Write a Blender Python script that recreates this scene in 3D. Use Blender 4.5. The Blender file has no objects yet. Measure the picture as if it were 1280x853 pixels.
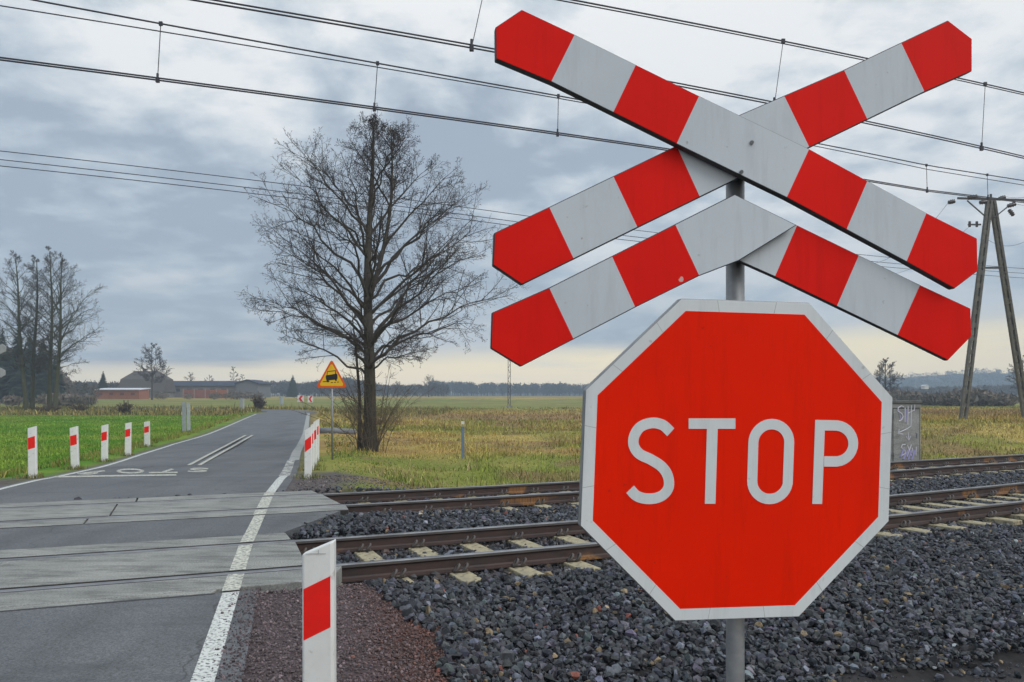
import bpy, math, random
import numpy as np
from mathutils import Vector
R = math.radians
rng = np.random.default_rng(7)
random.seed(7)
SC = bpy.context.scene
COL = SC.collection

# ------------------------------------------------------------------ camera
F, HZ, HC = 1000.0, 496.0, 1.652          # focal length and horizon row in photo pixels, eye height
cd = bpy.data.cameras.new('camera'); cam = bpy.data.objects.new('camera', cd); COL.objects.link(cam)
cam.location = (0, 0, HC); cam.rotation_euler = (R(90), 0, 0)
cd.sensor_fit = 'HORIZONTAL'; cd.sensor_width = 36; cd.lens = 36 * F / 1280
cd.shift_y = (HZ - 426.5) / 1280; cd.clip_start = 0.05; cd.clip_end = 9000
SC.camera = cam

def at(px, py, Y):                         # photo pixel + depth -> point
    return np.array([(px - 640) / F * Y, Y, HC - (py - HZ) / F * Y])

# ------------------------------------------------------------------ ground layout
ANG, OFF, KB, SP, G = 0.3864, 7.947, 0.010, 2.838, 1.505
DV = np.array([math.cos(ANG), math.sin(ANG)]); NV = np.array([-math.sin(ANG), math.cos(ANG)])
Q1, Q2, Q3, Q4 = 0.0, G, G + SP, 2 * G + SP     # the four rails, as distance across the line

def bend(s):
    s = np.asarray(s, float); a = np.minimum(np.abs(s), 17.0)
    return KB / 2 * a * a + KB * 17.0 * (np.abs(s) - a) * 0.55
def SQ(s, q, z=0.0):
    s = np.asarray(s, float); t = OFF + q + bend(s)
    return np.stack([s * DV[0] + t * NV[0], s * DV[1] + t * NV[1], np.broadcast_to(z, s.shape)], -1)
def to_sq(x, y):
    s = x * DV[0] + y * DV[1]
    return s, x * NV[0] + y * NV[1] - OFF - bend(s)

ZR = np.array([[-50, -.35], [-12, -.1], [0, 0.], [16, 0.], [20, -.13], [23, -.19], [26, -.23], [32.5, -.35], [40, -.38], [50, -.33], [70, -.15], [85, -.05], [115, .02], [300, .3]])
def zr(y): return np.interp(y, ZR[:, 0], ZR[:, 1])
def gpx(x, y):                              # pixel on the road surface
    Y = 10.
    for _ in range(60): Y = .5 * Y + .5 * (HC - zr(Y)) * F / (y - HZ)
    return (x - 640) / F * Y, Y
_le = [gpx(*p) for p in ((0, 610), (65, 596.5), (134, 581), (213, 556), (261, 542))] + [gpx(323, 516.3)]
_re = [(-1.72, 4.62), (-2.27, 6.63), (-2.92, 9.02), (-4.08, 13.75), (-4.85, 17.4), (-7.5, 27.9), (-11.25, 43.6)] + [gpx(385.7, 516.6)]
_re = [(_re[0][0] + .247 * 60, 4.62 - 60)] + _re
_le = [(_le[0][0] + .235 * 74, _le[0][1] - 74)] + _le
LE, RE = np.array(_le), np.array(_re)
YEND = min(LE[-1, 1], RE[-1, 1])
def xl(y): return np.interp(y, LE[:, 1], LE[:, 0])
def xr(y): return np.interp(y, RE[:, 1], RE[:, 0])

# far part of the road: it bends left and runs off behind the lawn
BEND_L, BEND_R = [], []
pL, pR = np.array([xl(YEND), YEND]), np.array([xr(YEND), YEND])
_c = pL + (pL - pR) / np.linalg.norm(pL - pR) * 22
for i in range(0, 15):
    a = R(76 * i / 14)
    rot = np.array([[math.cos(a), -math.sin(a)], [math.sin(a), math.cos(a)]])
    BEND_L.append(_c + rot @ (pL - _c)); BEND_R.append(_c + rot @ (pR - _c))
dl = BEND_L[-1] - BEND_L[-2]; dl /= np.linalg.norm(dl)
for i in range(1, 9):
    BEND_L.append(BEND_L[14] + dl * 8 * i); BEND_R.append(BEND_R[14] + dl * 8 * i)
BEND_L, BEND_R = np.array(BEND_L), np.array(BEND_R); BEND_C = (BEND_L + BEND_R) / 2

def sm(a, b, x):
    t = np.clip((np.asarray(x, float) - a) / (b - a), 0, 1); return t * t * (3 - 2 * t)
def vnoise(x, y, seed=0):
    x = np.asarray(x, float); y = np.asarray(y, float)
    xi, yi = np.floor(x).astype(np.int64), np.floor(y).astype(np.int64); fx, fy = x - xi, y - yi
    fx, fy = fx * fx * (3 - 2 * fx), fy * fy * (3 - 2 * fy)
    def hsh(i, j):
        n = (i * 374761393 + j * 668265263 + seed * 144665) & 0x7fffffff
        n = ((n ^ (n >> 13)) * 1274126177) & 0x7fffffff
        return ((n ^ (n >> 16)) & 0xffff) / 65535.
    return (hsh(xi, yi) * (1 - fx) + hsh(xi + 1, yi) * fx) * (1 - fy) + (hsh(xi, yi + 1) * (1 - fx) + hsh(xi + 1, yi + 1) * fx) * fy
def fbm(x, y, seed=0, oct=4):
    v, a, t = 0, 1., 0
    for o in range(oct): v = v + a * vnoise(x * 2 ** o, y * 2 ** o, seed + o); t += a; a *= .55
    return v / t

ZF = np.array([[-80, -.5], [60, -.5], [80, -.45], [100, -.38], [140, .05], [180, .5], [260, 1.35], [480, 1.75], [900, 3.2], [1500, 7], [4000, 7]])
def road_out(x, y):                         # distance outside the asphalt (negative on it) and the side
    y = np.asarray(y, float); yc = np.minimum(y, YEND)
    e = np.maximum(xl(yc) - x, x - xr(yc)) * .97
    d = np.hypot(np.asarray(x)[..., None] - BEND_C[:, 0], y[..., None] - BEND_C[:, 1]).min(-1) - 2.7
    return np.where(y > YEND, d, np.minimum(e, np.where(y > YEND - 30, d, 1e9)))
def height(x, y):
    x = np.asarray(x, float); y = np.asarray(y, float)
    s, q = to_sq(x, y)
    field = np.interp(y, ZF[:, 0], ZF[:, 1]) + .5 * sm(8, 30, x) * (1 - sm(70, 160, y)) + .10 * (fbm(x * .35, y * .35, 3) - .5) * sm(7, 12, q)
    field = field - .22 * sm(6.5, 9, q) * (1 - sm(10.5, 15, q)) * sm(-2, 3, x)
    near = -.52 + .06 * (fbm(x * .8, y * .8, 5) - .5)
    bed = np.where(q < 3, np.interp(q, [-4.2, -.7, 1.5], [-.52, -.23, -.23]), np.interp(q, [4.5, 6.35, 8.2], [-.23, -.23, -.55]))
    bed = bed + .02 * (fbm(x * 3, y * 3, 9) - .5)
    nat = np.where(q < -3.6, near, np.where(q < 6.3, bed, field + (bed - field) * (1 - sm(6.3, 8.2, q))))
    e = road_out(x, y); zz = np.interp(y, ZR[:, 0], ZR[:, 1])
    shoulder = np.where(q < 2, 1.0, .9)
    w = 1 - sm(shoulder, shoulder + np.where(q < 2, 1.5, 3.2), e)
    z = nat + (zz - .014 - nat) * w
    z = np.where(e < -.04, zz - .06, z)
    inbed = sm(-.85, -.6, q) * (1 - sm(6.3, 6.5, q))
    z = z * (1 - inbed) + inbed * np.where(e < .5, -.26, np.minimum(z, -.215))
    return z
def hz(x, y): return float(height(np.array([x]), np.array([y]))[0])

# ------------------------------------------------------------------ materials
def new_mat(name):
    m = bpy.data.materials.new(name); m.use_nodes = True
    nt = m.node_tree; b = nt.nodes['Principled BSDF']
    return m, nt, b
def N(nt, t, **kw):
    n = nt.nodes.new(t)
    for k, v in kw.items():
        if k in n.inputs.keys() if isinstance(k, str) else False: n.inputs[k].default_value = v
        else: setattr(n, k, v)
    return n
def mixc(nt, fac, a, b, mode='MIX'):
    n = nt.nodes.new('ShaderNodeMix'); n.data_type = 'RGBA'; n.blend_type = mode
    for sock, v in ((n.inputs[0], fac), (n.inputs[6], a), (n.inputs[7], b)):
        if hasattr(v, 'is_linked') or hasattr(v, 'links'): nt.links.new(v, sock)
        else: sock.default_value = v if not isinstance(v, tuple) else (*v, 1)
    return n.outputs[2]
def noise(nt, scale, detail=5, rough=.6, vec=None, dist=0):
    n = nt.nodes.new('ShaderNodeTexNoise'); n.inputs['Scale'].default_value = scale; n.inputs['Detail'].default_value = detail
    n.inputs['Roughness'].default_value = rough; n.inputs['Distortion'].default_value = dist
    if vec is None:
        tc = nt.nodes.new('ShaderNodeTexCoord'); vec = tc.outputs['Object']
    nt.links.new(vec, n.inputs['Vector']); return n.outputs['Fac']
def ramp(nt, v, a, b, ca=(0, 0, 0), cb=(1, 1, 1)):
    n = nt.nodes.new('ShaderNodeValToRGB'); e = n.color_ramp.elements
    e[0].position, e[1].position = a, b; e[0].color, e[1].color = (*ca, 1), (*cb, 1)
    nt.links.new(v, n.inputs['Fac']); return n.outputs['Color']
def stretch(nt, sx, sy, sz):
    tc = nt.nodes.new('ShaderNodeTexCoord'); mp = nt.nodes.new('ShaderNodeMapping'); mp.inputs['Scale'].default_value = (sx, sy, sz)
    nt.links.new(tc.outputs['Object'], mp.inputs['Vector']); return mp.outputs['Vector']
def bump(nt, b, h, strength=.3, dist=.01):
    n = nt.nodes.new('ShaderNodeBump'); n.inputs['Strength'].default_value = strength; n.inputs['Distance'].default_value = dist
    nt.links.new(h, n.inputs['Height']); nt.links.new(n.outputs['Normal'], b.inputs['Normal'])
MATS = {}
def mat(name, c1, c2=None, scale=8, rough=.7, spec=.3, metal=0, bmp=0, bdist=.01, lo=.35, hi=.65, c3=None, s3=40, t3=(.62, .72), vec=None):
    if name in MATS: return MATS[name]
    m, nt, b = new_mat(name); L = nt.links
    b.inputs['Roughness'].default_value = rough; b.inputs['Specular IOR Level'].default_value = spec; b.inputs['Metallic'].default_value = metal
    v = stretch(nt, *vec) if vec else None
    n = noise(nt, scale, vec=v); c = mixc(nt, ramp(nt, n, lo, hi), c1, c2 or tuple(x * .8 for x in c1))
    if c3: c = mixc(nt, ramp(nt, noise(nt, s3, 3, vec=v), *t3), c, c3)
    L.new(c, b.inputs['Base Color'])
    if bmp: bump(nt, b, noise(nt, scale * 4, 4), bmp, bdist)
    MATS[name] = m; return m
def attr_mat(name, rough=.8, spec=.2, gain=1., var=0, vs=30, bmp=0, translucent=0):
    m, nt, b = new_mat(name); a = nt.nodes.new('ShaderNodeVertexColor'); a.layer_name = 'tint'
    c = a.outputs['Color']
    if var:
        c = mixc(nt, 1.0, c, ramp(nt, noise(nt, vs, 6, .7), .25, .75, (1 - var,) * 3, (1 + var,) * 3), 'MULTIPLY')
    nt.links.new(c, b.inputs['Base Color'])
    b.inputs['Roughness'].default_value = rough; b.inputs['Specular IOR Level'].default_value = spec
    if bmp: bump(nt, b, noise(nt, vs * 2, 5, .7), bmp, .02)
    MATS[name] = m; return m

# ------------------------------------------------------------------ mesh helpers
def link(name, me, parent=None, loc=None):
    o = bpy.data.objects.new(name, me); COL.objects.link(o)
    if parent: o.parent = parent
    if loc is not None: o.location = loc
    return o
def tag(o, label=None, cat=None, group=None, kind=None):
    if label: o['label'] = label
    if cat: o['category'] = cat
    if group: o['group'] = group
    if kind: o['kind'] = kind
    return o
def thing(name, label, cat, loc=(0, 0, 0), rz=0, group=None):
    o = bpy.data.objects.new(name, None); o.empty_display_size = .1; COL.objects.link(o)
    o.location = tuple(float(v) for v in loc); o.rotation_euler = (0, 0, rz)
    return tag(o, label, cat, group)
def np_mesh(name, v, f, m, tint=None, smooth=False):
    """v (n,3), f (m,k) one polygon size"""
    v = np.ascontiguousarray(v, np.float32); f = np.ascontiguousarray(f, np.int32); k = f.shape[1]
    me = bpy.data.meshes.new(name); me.vertices.add(len(v)); me.vertices.foreach_set('co', v.ravel())
    me.loops.add(f.size); me.loops.foreach_set('vertex_index', f.ravel())
    me.polygons.add(len(f)); me.polygons.foreach_set('loop_start', np.arange(0, f.size, k, dtype=np.int32))
    me.polygons.foreach_set('use_smooth', np.full(len(f), smooth))
    if tint is not None:
        t = np.ones((len(v), 4), np.float32); t[:, :3] = tint
        at_ = me.color_attributes.new('tint', 'FLOAT_COLOR', 'POINT'); at_.data.foreach_set('color', t.ravel())
    me.update(calc_edges=True); me.validate()
    if m: me.materials.append(m)
    return me
class MB:
    def __init__(s): s.v, s.f, s.mi = [], [], []
    def add(s, v, f, mi=0):
        o = len(s.v); s.v += [tuple(float(c) for c in p) for p in v]; s.f += [tuple(i + o for i in p) for p in f]; s.mi += [mi] * len(f); return s
    def box(s, c, d, mi=0, ax=None):
        c = np.array(c, float); X, Y, Z = ax if ax is not None else np.eye(3)
        P = [c + X * d[0] / 2 * a + Y * d[1] / 2 * b + Z * d[2] / 2 * e for e in (-1, 1) for b in (-1, 1) for a in (-1, 1)]
        return s.add(P, [(0, 2, 3, 1), (4, 5, 7, 6), (0, 1, 5, 4), (2, 6, 7, 3), (0, 4, 6, 2), (1, 3, 7, 5)], mi)
    def bar(s, a, b, w, h, mi=0, up=(0, 0, 1)):
        a, b = np.array(a, float), np.array(b, float); d = b - a; L = np.linalg.norm(d); d /= L
        u = np.array(up, float); x = np.cross(u, d); x /= np.linalg.norm(x); u = np.cross(d, x)
        return s.box((a + b) / 2, (w, L, h), mi, (x, d, u))
    def prism(s, pts, off, mi=0, mi_side=None, cap_back=True):     # convex or concave outline pts (n,3) front, extruded by off
        n = len(pts); off = np.array(off, float); A = [np.array(p, float) for p in pts]
        s.add(A + [p + off for p in A], [], 0); o = len(s.v) - 2 * n
        s.f.append(tuple(o + i for i in range(n))); s.mi.append(mi)
        k = mi if mi_side is None else mi_side
        if cap_back: s.f.append(tuple(o + n + i for i in reversed(range(n)))); s.mi.append(k)
        for i in range(n):
            j = (i + 1) % n; s.f.append((o + j, o + i, o + n + i, o + n + j)); s.mi.append(k)
        return s
    def tube(s, pts, r, n=8, mi=0, cap=True):
        P = np.array(pts, float); m = len(P); rr = np.broadcast_to(np.asarray(r, float), (m,))
        T = np.gradient(P, axis=0); T /= np.linalg.norm(T, axis=1)[:, None] + 1e-12
        ref = np.array([0, 0, 1.]) if abs(T[0, 2]) < .9 else np.array([1., 0, 0])
        vs = []
        u = np.cross(T[0], ref); u /= np.linalg.norm(u)
        for i in range(m):
            u = u - T[i] * (u @ T[i]); u /= np.linalg.norm(u); w = np.cross(T[i], u)
            for k in range(n):
                a = 2 * math.pi * k / n; vs.append(P[i] + rr[i] * (math.cos(a) * u + math.sin(a) * w))
        fs = [(i * n + k, i * n + (k + 1) % n, (i + 1) * n + (k + 1) % n, (i + 1) * n + k) for i in range(m - 1) for k in range(n)]
        if cap: fs += [tuple(range(n))[::-1], tuple((m - 1) * n + k for k in range(n))]
        return s.add(vs, fs, mi)
    def mesh(s, name, mats, smooth=False):
        me = bpy.data.meshes.new(name); me.from_pydata(s.v, [], s.f)
        for m in (mats if isinstance(mats, (list, tuple)) else [mats]): me.materials.append(m)
        me.polygons.foreach_set('material_index', s.mi)
        me.polygons.foreach_set('use_smooth', [smooth] * len(s.f)); me.update(); return me
    def build(s, name, mats, parent=None, smooth=False, bevel=0):
        o = link(name, s.mesh(name, mats, smooth), parent)
        if bevel:
            b = o.modifiers.new('bevel', 'BEVEL'); b.width = bevel; b.segments = 2; b.limit_method = 'ANGLE'; b.angle_limit = R(40)
        return o
def fix(o):                                  # consistent outward normals
    import bmesh
    bm = bmesh.new(); bm.from_mesh(o.data); bmesh.ops.recalc_face_normals(bm, faces=bm.faces); bm.to_mesh(o.data); bm.free(); return o
def segs_mesh(P0, P1, R0, R1, n=3):
    P0, P1 = np.asarray(P0, float), np.asarray(P1, float); R0, R1 = np.asarray(R0, float), np.asarray(R1, float)
    d = P1 - P0; d /= np.linalg.norm(d, axis=1)[:, None] + 1e-9
    ref = np.where(np.abs(d[:, 2:3]) < .9, np.array([[0, 0, 1.]]), np.array([[1., 0, 0]]))
    u = np.cross(d, ref); u /= np.linalg.norm(u, axis=1)[:, None]; w = np.cross(d, u)
    a = 2 * np.pi * np.arange(n) / n
    ring = np.cos(a)[None, :, None] * u[:, None] + np.sin(a)[None, :, None] * w[:, None]
    V = np.concatenate([P0[:, None] + ring * R0[:, None, None], P1[:, None] + ring * R1[:, None, None]], 1).reshape(-1, 3)
    k = np.arange(n); base = np.stack([k, (k + 1) % n, n + (k + 1) % n, n + k], -1)
    Fc = (np.arange(len(P0)) * 2 * n)[:, None, None] + base[None]
    return V, Fc.reshape(-1, 4)

# ------------------------------------------------------------------ world, sun, haze
SUN_EL, SUN_AZ = 45, 125                     # a veiled sun to the right, a little behind the camera
w = bpy.data.worlds.new('World'); SC.world = w; w.use_nodes = True
nt = w.node_tree; L = nt.links; bg = nt.nodes['Background']; bg.inputs['Strength'].default_value = .1
sky = nt.nodes.new('ShaderNodeTexSky'); sky.sky_type = 'NISHITA'; sky.sun_disc = False
sky.sun_elevation = R(SUN_EL); sky.sun_rotation = R(SUN_AZ)
def M(op, a, b=None, c=None, clamp=False):
    n = nt.nodes.new('ShaderNodeMath'); n.operation = op; n.use_clamp = clamp
    for i, v in enumerate((a, b, c)):
        if v is None: continue
        if isinstance(v, (int, float)): n.inputs[i].default_value = v
        else: L.new(v, n.inputs[i])
    return n.outputs[0]
tc = nt.nodes.new('ShaderNodeTexCoord'); sp = nt.nodes.new('ShaderNodeSeparateXYZ'); L.new(tc.outputs['Generated'], sp.inputs[0])
dx, dy, dz = sp.outputs
den = M('ADD', M('MAXIMUM', dz, 0.0), .19)
cx = nt.nodes.new('ShaderNodeCombineXYZ'); L.new(M('DIVIDE', dx, den), cx.inputs[0]); L.new(M('DIVIDE', dy, den), cx.inputs[1]); cx.inputs[2].default_value = 3.7
n1 = noise(nt, 1.15, 7, .56, cx.outputs[0], .35)
n2 = noise(nt, 4.2, 6, .6, cx.outputs[0], .2)
cl = M('ADD', M('MULTIPLY', n1, .85), M('MULTIPLY', n2, .55)); cl = M('ADD', .5, M('MULTIPLY', M('SUBTRACT', cl, .70), 1.5))
# broad brightening to the right, where the photograph has the thin cloud
cl = M('ADD', cl, M('MULTIPLY', M('ADD', dx, -.02), .14))
cr = nt.nodes.new('ShaderNodeValToRGB'); L.new(cl, cr.inputs[0]); el = cr.color_ramp.elements
el[0].position = .33; el[0].color = (3.0, 3.5, 4.15, 1)
el[1].position = .64; el[1].color = (8.0, 8.0, 7.9, 1)
e = el.new(.44); e.color = (4.4, 4.95, 5.5, 1)
e = el.new(.52); e.color = (5.8, 6.2, 6.5, 1)
cloud = cr.outputs[0]
# overcast sky: about three times brighter overhead than at the horizon
ov = M('ADD', 1.0, M('MULTIPLY', M('MULTIPLY', sm_ := M('MAXIMUM', M('ADD', dz, -.42), 0), 1.3), 1.0))
vm = nt.nodes.new('ShaderNodeVectorMath'); vm.operation = 'SCALE'; L.new(cloud, vm.inputs[0]); L.new(ov, vm.inputs['Scale']); cloud = vm.outputs[0]
# blue-grey bank low over the fields and the clear cream strip under it
band = nt.nodes.new('ShaderNodeCombineXYZ'); L.new(M('MULTIPLY', dx, 2.2), band.inputs[0]); L.new(M('MULTIPLY', dz, 22.), band.inputs[1])
n3 = noise(nt, 1.4, 5, .55, band.outputs[0], .3)
bank = M('MULTIPLY', M('SUBTRACT', 1.0, M('DIVIDE', dz, .19), None, True), M('ADD', .35, n3), None, True)
cloud = mixc(nt, M('MULTIPLY', bank, .75), cloud, mixc(nt, ramp(nt, n3, .35, .7), (3.1, 3.65, 4.35), (5.5, 5.9, 6.15)))
edge = M('ADD', .052, M('ADD', M('MULTIPLY', dx, .05), M('MULTIPLY', M('SUBTRACT', n3, .5), .05)))
clear = nt.nodes.new('ShaderNodeMapRange'); clear.interpolation_type = 'SMOOTHSTEP'
L.new(M('SUBTRACT', dz, edge), clear.inputs[0]); clear.inputs[1].default_value = .018; clear.inputs[2].default_value = -.012
cream = mixc(nt, M('MULTIPLY', dz, 14., None, True), (12.4, 10.1, 6.8), (15.0, 12.0, 6.0))
cream = mixc(nt, ramp(nt, n3, .5, .75), cream, (9.4, 8.7, 7.2))
cloud = mixc(nt, clear.outputs[0], cloud, cream)
cover = mixc(nt, .93, sky.outputs[0], cloud)
L.new(cover, bg.inputs['Color'])
sl = bpy.data.lights.new('sun', 'SUN'); sl.energy = 1.2; sl.angle = R(32); sl.color = (1, .965, .92)
so = bpy.data.objects.new('sun', sl); COL.objects.link(so)
# sky sun_rotation is measured clockwise from +Y
sv = Vector((math.sin(R(SUN_AZ)) * math.cos(R(SUN_EL)), math.cos(R(SUN_AZ)) * math.cos(R(SUN_EL)), math.sin(R(SUN_EL))))
so.rotation_euler = sv.to_track_quat('Z', 'Y').to_euler()

SC.view_settings.view_transform = 'Standard'; SC.view_settings.look = 'None'; SC.view_settings.gamma = 1; SC.view_settings.exposure = 0.45
SC.view_settings.use_curve_mapping = False
SC.cycles.use_denoising = True; SC.cycles.max_bounces = 6; SC.cycles.diffuse_bounces = 3; SC.cycles.volume_bounces = 0; SC.cycles.transparent_max_bounces = 8

hb = MB().box((0, 620, 90), (3300, 1560, 190)); ho = hb.build('haze', [])
hm = bpy.data.materials.new('haze'); hm.use_nodes = True; hn = hm.node_tree; hn.nodes.clear()
out = hn.nodes.new('ShaderNodeOutputMaterial'); pv = hn.nodes.new('ShaderNodeVolumePrincipled')
pv.inputs['Color'].default_value = (.66, .82, 1, 1); pv.inputs['Density'].default_value = .00085; pv.inputs['Anisotropy'].default_value = 0.0
hn.links.new(pv.outputs[0], out.inputs['Volume']); ho.data.materials.append(hm); tag(ho, kind='stuff')

# ------------------------------------------------------------------ ground sheet
def axis(lo, hi, a, b, step, gr=1.16):
    v = list(np.arange(a, b + 1e-6, step)); d = step
    while v[-1] < hi: d *= gr; v.append(v[-1] + d)
    d = step
    while v[0] > lo: d *= gr; v.insert(0, v[0] - d)
    return np.array(v)
gx = axis(-1300, 1300, -14, 18, .22, 1.05); gy = axis(-90, 1280, 3, 34, .22, 1.04)
GX, GY = np.meshgrid(gx, gy); px_, py_ = GX.ravel(), GY.ravel()
gz = height(px_, py_)
s_, q_ = to_sq(px_, py_); e_ = road_out(px_, py_)
def field_tint(x, y):
    """plant colour of the fields at a place"""
    n_ = fbm(x * .12, y * .10, 21); n2_ = fbm(x * .5, y * .35, 31); n3_ = fbm(x * .02, y * .045, 41)
    straw, olive, green, brown = np.array([.29, .225, .07]), np.array([.165, .17, .033]), np.array([.085, .14, .022]), np.array([.17, .11, .06])
    c = straw[None] + (olive - straw)[None] * sm(.34, .56, .55 * n_ + .45 * n2_)[:, None]
    c = c + (green - c) * (sm(.52, .7, n3_) * .4)[:, None]
    c = c + (brown - c) * (sm(.54, .68, n2_) * .7)[:, None]
    och = sm(.50, .64, fbm(x * .06, y * .16, 83)); c = c + (np.array([.33, .215, .075]) - c) * (och * .65)[:, None]
    rus = sm(.56, .68, fbm(x * .16, y * .3, 87)); c = c + (np.array([.21, .115, .055]) - c) * (rus * .55)[:, None]
    far = sm(105, 125, y + 12 * (n_ - .5)) * (1 - sm(190, 230, y))
    c = c + (np.array([.085, .135, .04]) - c) * (far * .55)[:, None]
    bb = sm(66, 76, y + 8 * (n_ - .5)) * (1 - sm(88, 100, y + 8 * (n_ - .5))) * sm(-20, -6, x)
    c = c + (np.array([.19, .125, .065]) - c) * (bb * .7)[:, None]
    lf = (x < np.interp(y, LE[:, 1], LE[:, 0])) & (y < 200)
    lawn = np.array([.07, .16, .016])[None] + (np.array([.125, .185, .025]) - np.array([.07, .16, .016]))[None] * sm(.35, .65, n2_)[:, None]
    lawn = lawn * (.8 + .4 * fbm(x * .06, y * .2, 71))[:, None]; lawn = lawn + (np.array([.17, .15, .05]) - lawn) * (sm(.55, .7, fbm(x * .2, y * .12, 72)) * .3)[:, None]
    lw = lf * (1 - sm(84, 92, y + 6 * (n_ - .5))); c = c + (lawn - c) * lw[:, None]
    c = c * 1.22
    dk = lf * sm(86, 90, y) * (1 - sm(93, 97, y)); c = c + (np.array([.06, .06, .03]) - c) * (dk * .7)[:, None]
    return c
tint = field_tint(px_, py_)
nz = fbm(px_ * 1.7, py_ * 1.7, 51); nz2 = fbm(px_ * 5, py_ * 5, 61)
def over(wt, c):
    global tint
    tint = tint + (np.array(c)[None] - tint) * np.clip(wt, 0, 1)[:, None]
over(1 - sm(6.5, 7.3, q_ + (nz - .5) * 1.2), (.022, .021, .021))                     # soil under the ballast, with the shade between the stones painted in
over((1 - sm(-4.0, -3.3, q_ + (nz - .5) * 1.3)), (.055, .052, .054))                # trodden dirt by the sign
rg = (1 - sm(1.0, 1.55, e_ + (nz - .5) * .7)) * (1 - sm(-.75, -.5, q_)); over(rg, (.085, .066, .069))
over(rg * sm(.9, 1.4, e_ + (nz - .5) * .5), (.10, .05, .04))
over((1 - sm(.9, 1.9, e_ + (nz - .5) * 1.3)) * sm(6.1, 6.3, q_) * (1 - sm(9.5, 12.5, q_ + (nz - .5) * 3)), (.10, .088, .086))
over((1 - sm(.15, .5, e_ + (nz - .5) * .3)) * sm(9, 11, q_), (.12, .11, .07))
over(sm(480, 620, py_), (.06, .065, .05))
ny, nx = GX.shape; ii = np.arange(nx - 1)[None] + nx * np.arange(ny - 1)[:, None]
gf = np.stack([ii, ii + 1, ii + nx + 1, ii + nx], -1).reshape(-1, 4)
GM = attr_mat('ground_soil', .95, .1, var=.45, vs=6, bmp=.6)
tag(link('ground', np_mesh('ground', np.stack([px_, py_, gz], -1), gf, GM, tint, True)), kind='structure')

# ------------------------------------------------------------------ road and markings
def asphalt():
    m, nt, b = new_mat('asphalt'); 
    big = noise(nt, .5, 4); c = mixc(nt, ramp(nt, big, .35, .65), (.084, .090, .099), (.113, .118, .127))
    fine = noise(nt, 75, 5, .85); c = mixc(nt, ramp(nt, fine, .41, .59), mixc(nt, 1., c, (.5, .5, .5), 'MULTIPLY'), mixc(nt, 1., c, (1.6, 1.6, 1.57), 'MULTIPLY'))
    st = noise(nt, 2.3, 5, .65, stretch(nt, .25, .9, 1)); c = mixc(nt, ramp(nt, st, .55, .75), c, (.062, .066, .073))
    vo = nt.nodes.new('ShaderNodeTexVoronoi'); vo.feature = 'DISTANCE_TO_EDGE'; vo.inputs['Scale'].default_value = .33
    tcn = nt.nodes.new('ShaderNodeTexCoord'); ns = nt.nodes.new('ShaderNodeTexNoise'); ns.inputs['Scale'].default_value = 1.6; ns.inputs['Detail'].default_value = 6; nt.links.new(tcn.outputs['Object'], ns.inputs['Vector'])
    va = nt.nodes.new('ShaderNodeVectorMath'); va.operation = 'MULTIPLY_ADD'; nt.links.new(ns.outputs['Color'], va.inputs[0]); va.inputs[1].default_value = (.7, .7, 0); nt.links.new(tcn.outputs['Object'], va.inputs[2]); nt.links.new(va.outputs[0], vo.inputs['Vector'])
    c = mixc(nt, ramp(nt, vo.outputs['Distance'], .0006, .0028), (.05, .051, .053), c)
    c = mixc(nt, ramp(nt, noise(nt, .9, 3, .5, stretch(nt, 1.6, .22, 1)), .46, .62), c, mixc(nt, 1., c, (.80, .80, .80), 'MULTIPLY'))
    nt.links.new(c, b.inputs['Base Color']); b.inputs['Roughness'].default_value = .72; b.inputs['Specular IOR Level'].default_value = .4
    bump(nt, b, fine, .35, .004); return m
ASP = asphalt()
PAINT = mat('worn_paint', (.62, .63, .60), (.52, .53, .50), 6, .7, .3, c3=(.16, .165, .165), s3=38, t3=(.52, .60))
def edge_at_q(fn, q):
    lo, hi = -40., 140.
    for _ in range(60):
        m_ = (lo + hi) / 2; _, qq = to_sq(fn(m_), m_)
        if qq < q: lo = m_
        else: hi = m_
    return float(fn(lo)), lo
def rows_to_mesh(name, rowsL, rowsR, m, nu=14, zoff=0., kind='structure', thick=0):
    A, B = np.array(rowsL), np.array(rowsR); t = np.linspace(0, 1, nu)
    P = A[:, None] * (1 - t)[None, :, None] + B[:, None] * t[None, :, None]
    x, y = P[..., 0].ravel(), P[..., 1].ravel(); z = zr(y) + zoff
    n = len(A); ii = np.arange(nu - 1)[None] + nu * np.arange(n - 1)[:, None]
    f = np.stack([ii, ii + 1, ii + nu + 1, ii + nu], -1).reshape(-1, 4)
    v = np.stack([x, y, z], -1)
    return link(name, np_mesh(name, v, f, m, None, True))
EXT = lambda fn, d: (lambda y: fn(y) + d)
def qrows(fn, qs): return [edge_at_q(fn, q) for q in qs]
PW = .62                                     # width of the outer crossing panels
rL, rR = EXT(xl, -.12), EXT(xr, .16)
ROADZ = -.006
tag(rows_to_mesh('road', qrows(rL, np.linspace(-22, -PW - .14, 60)), qrows(rR, np.linspace(-22, -PW - .14, 60)), ASP, zoff=ROADZ), kind='structure')
RA, RB = 2.12, 3.74
q_end = min(to_sq(*pL)[1], to_sq(*pR)[1]) - .5
qs_ = np.concatenate([np.linspace(Q4 + PW - .02, 20, 50), np.linspace(20.6, q_end, 90)])
tag(rows_to_mesh('road', qrows(rL, qs_) + [tuple(p) for p in BEND_L], qrows(rR, qs_) + [tuple(p) for p in BEND_R], ASP, zoff=ROADZ), kind='structure')
mk = []
def strip(fn, a, b, qs, m, zo, name='road_marking'):
    tag(rows_to_mesh(name, qrows(EXT(fn, a), qs), qrows(EXT(fn, b), qs), m, 3, zo), kind='structure')
strip(xr, -.14, .0, np.linspace(-9, -PW - .16, 30), PAINT, ROADZ + .004)
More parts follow.
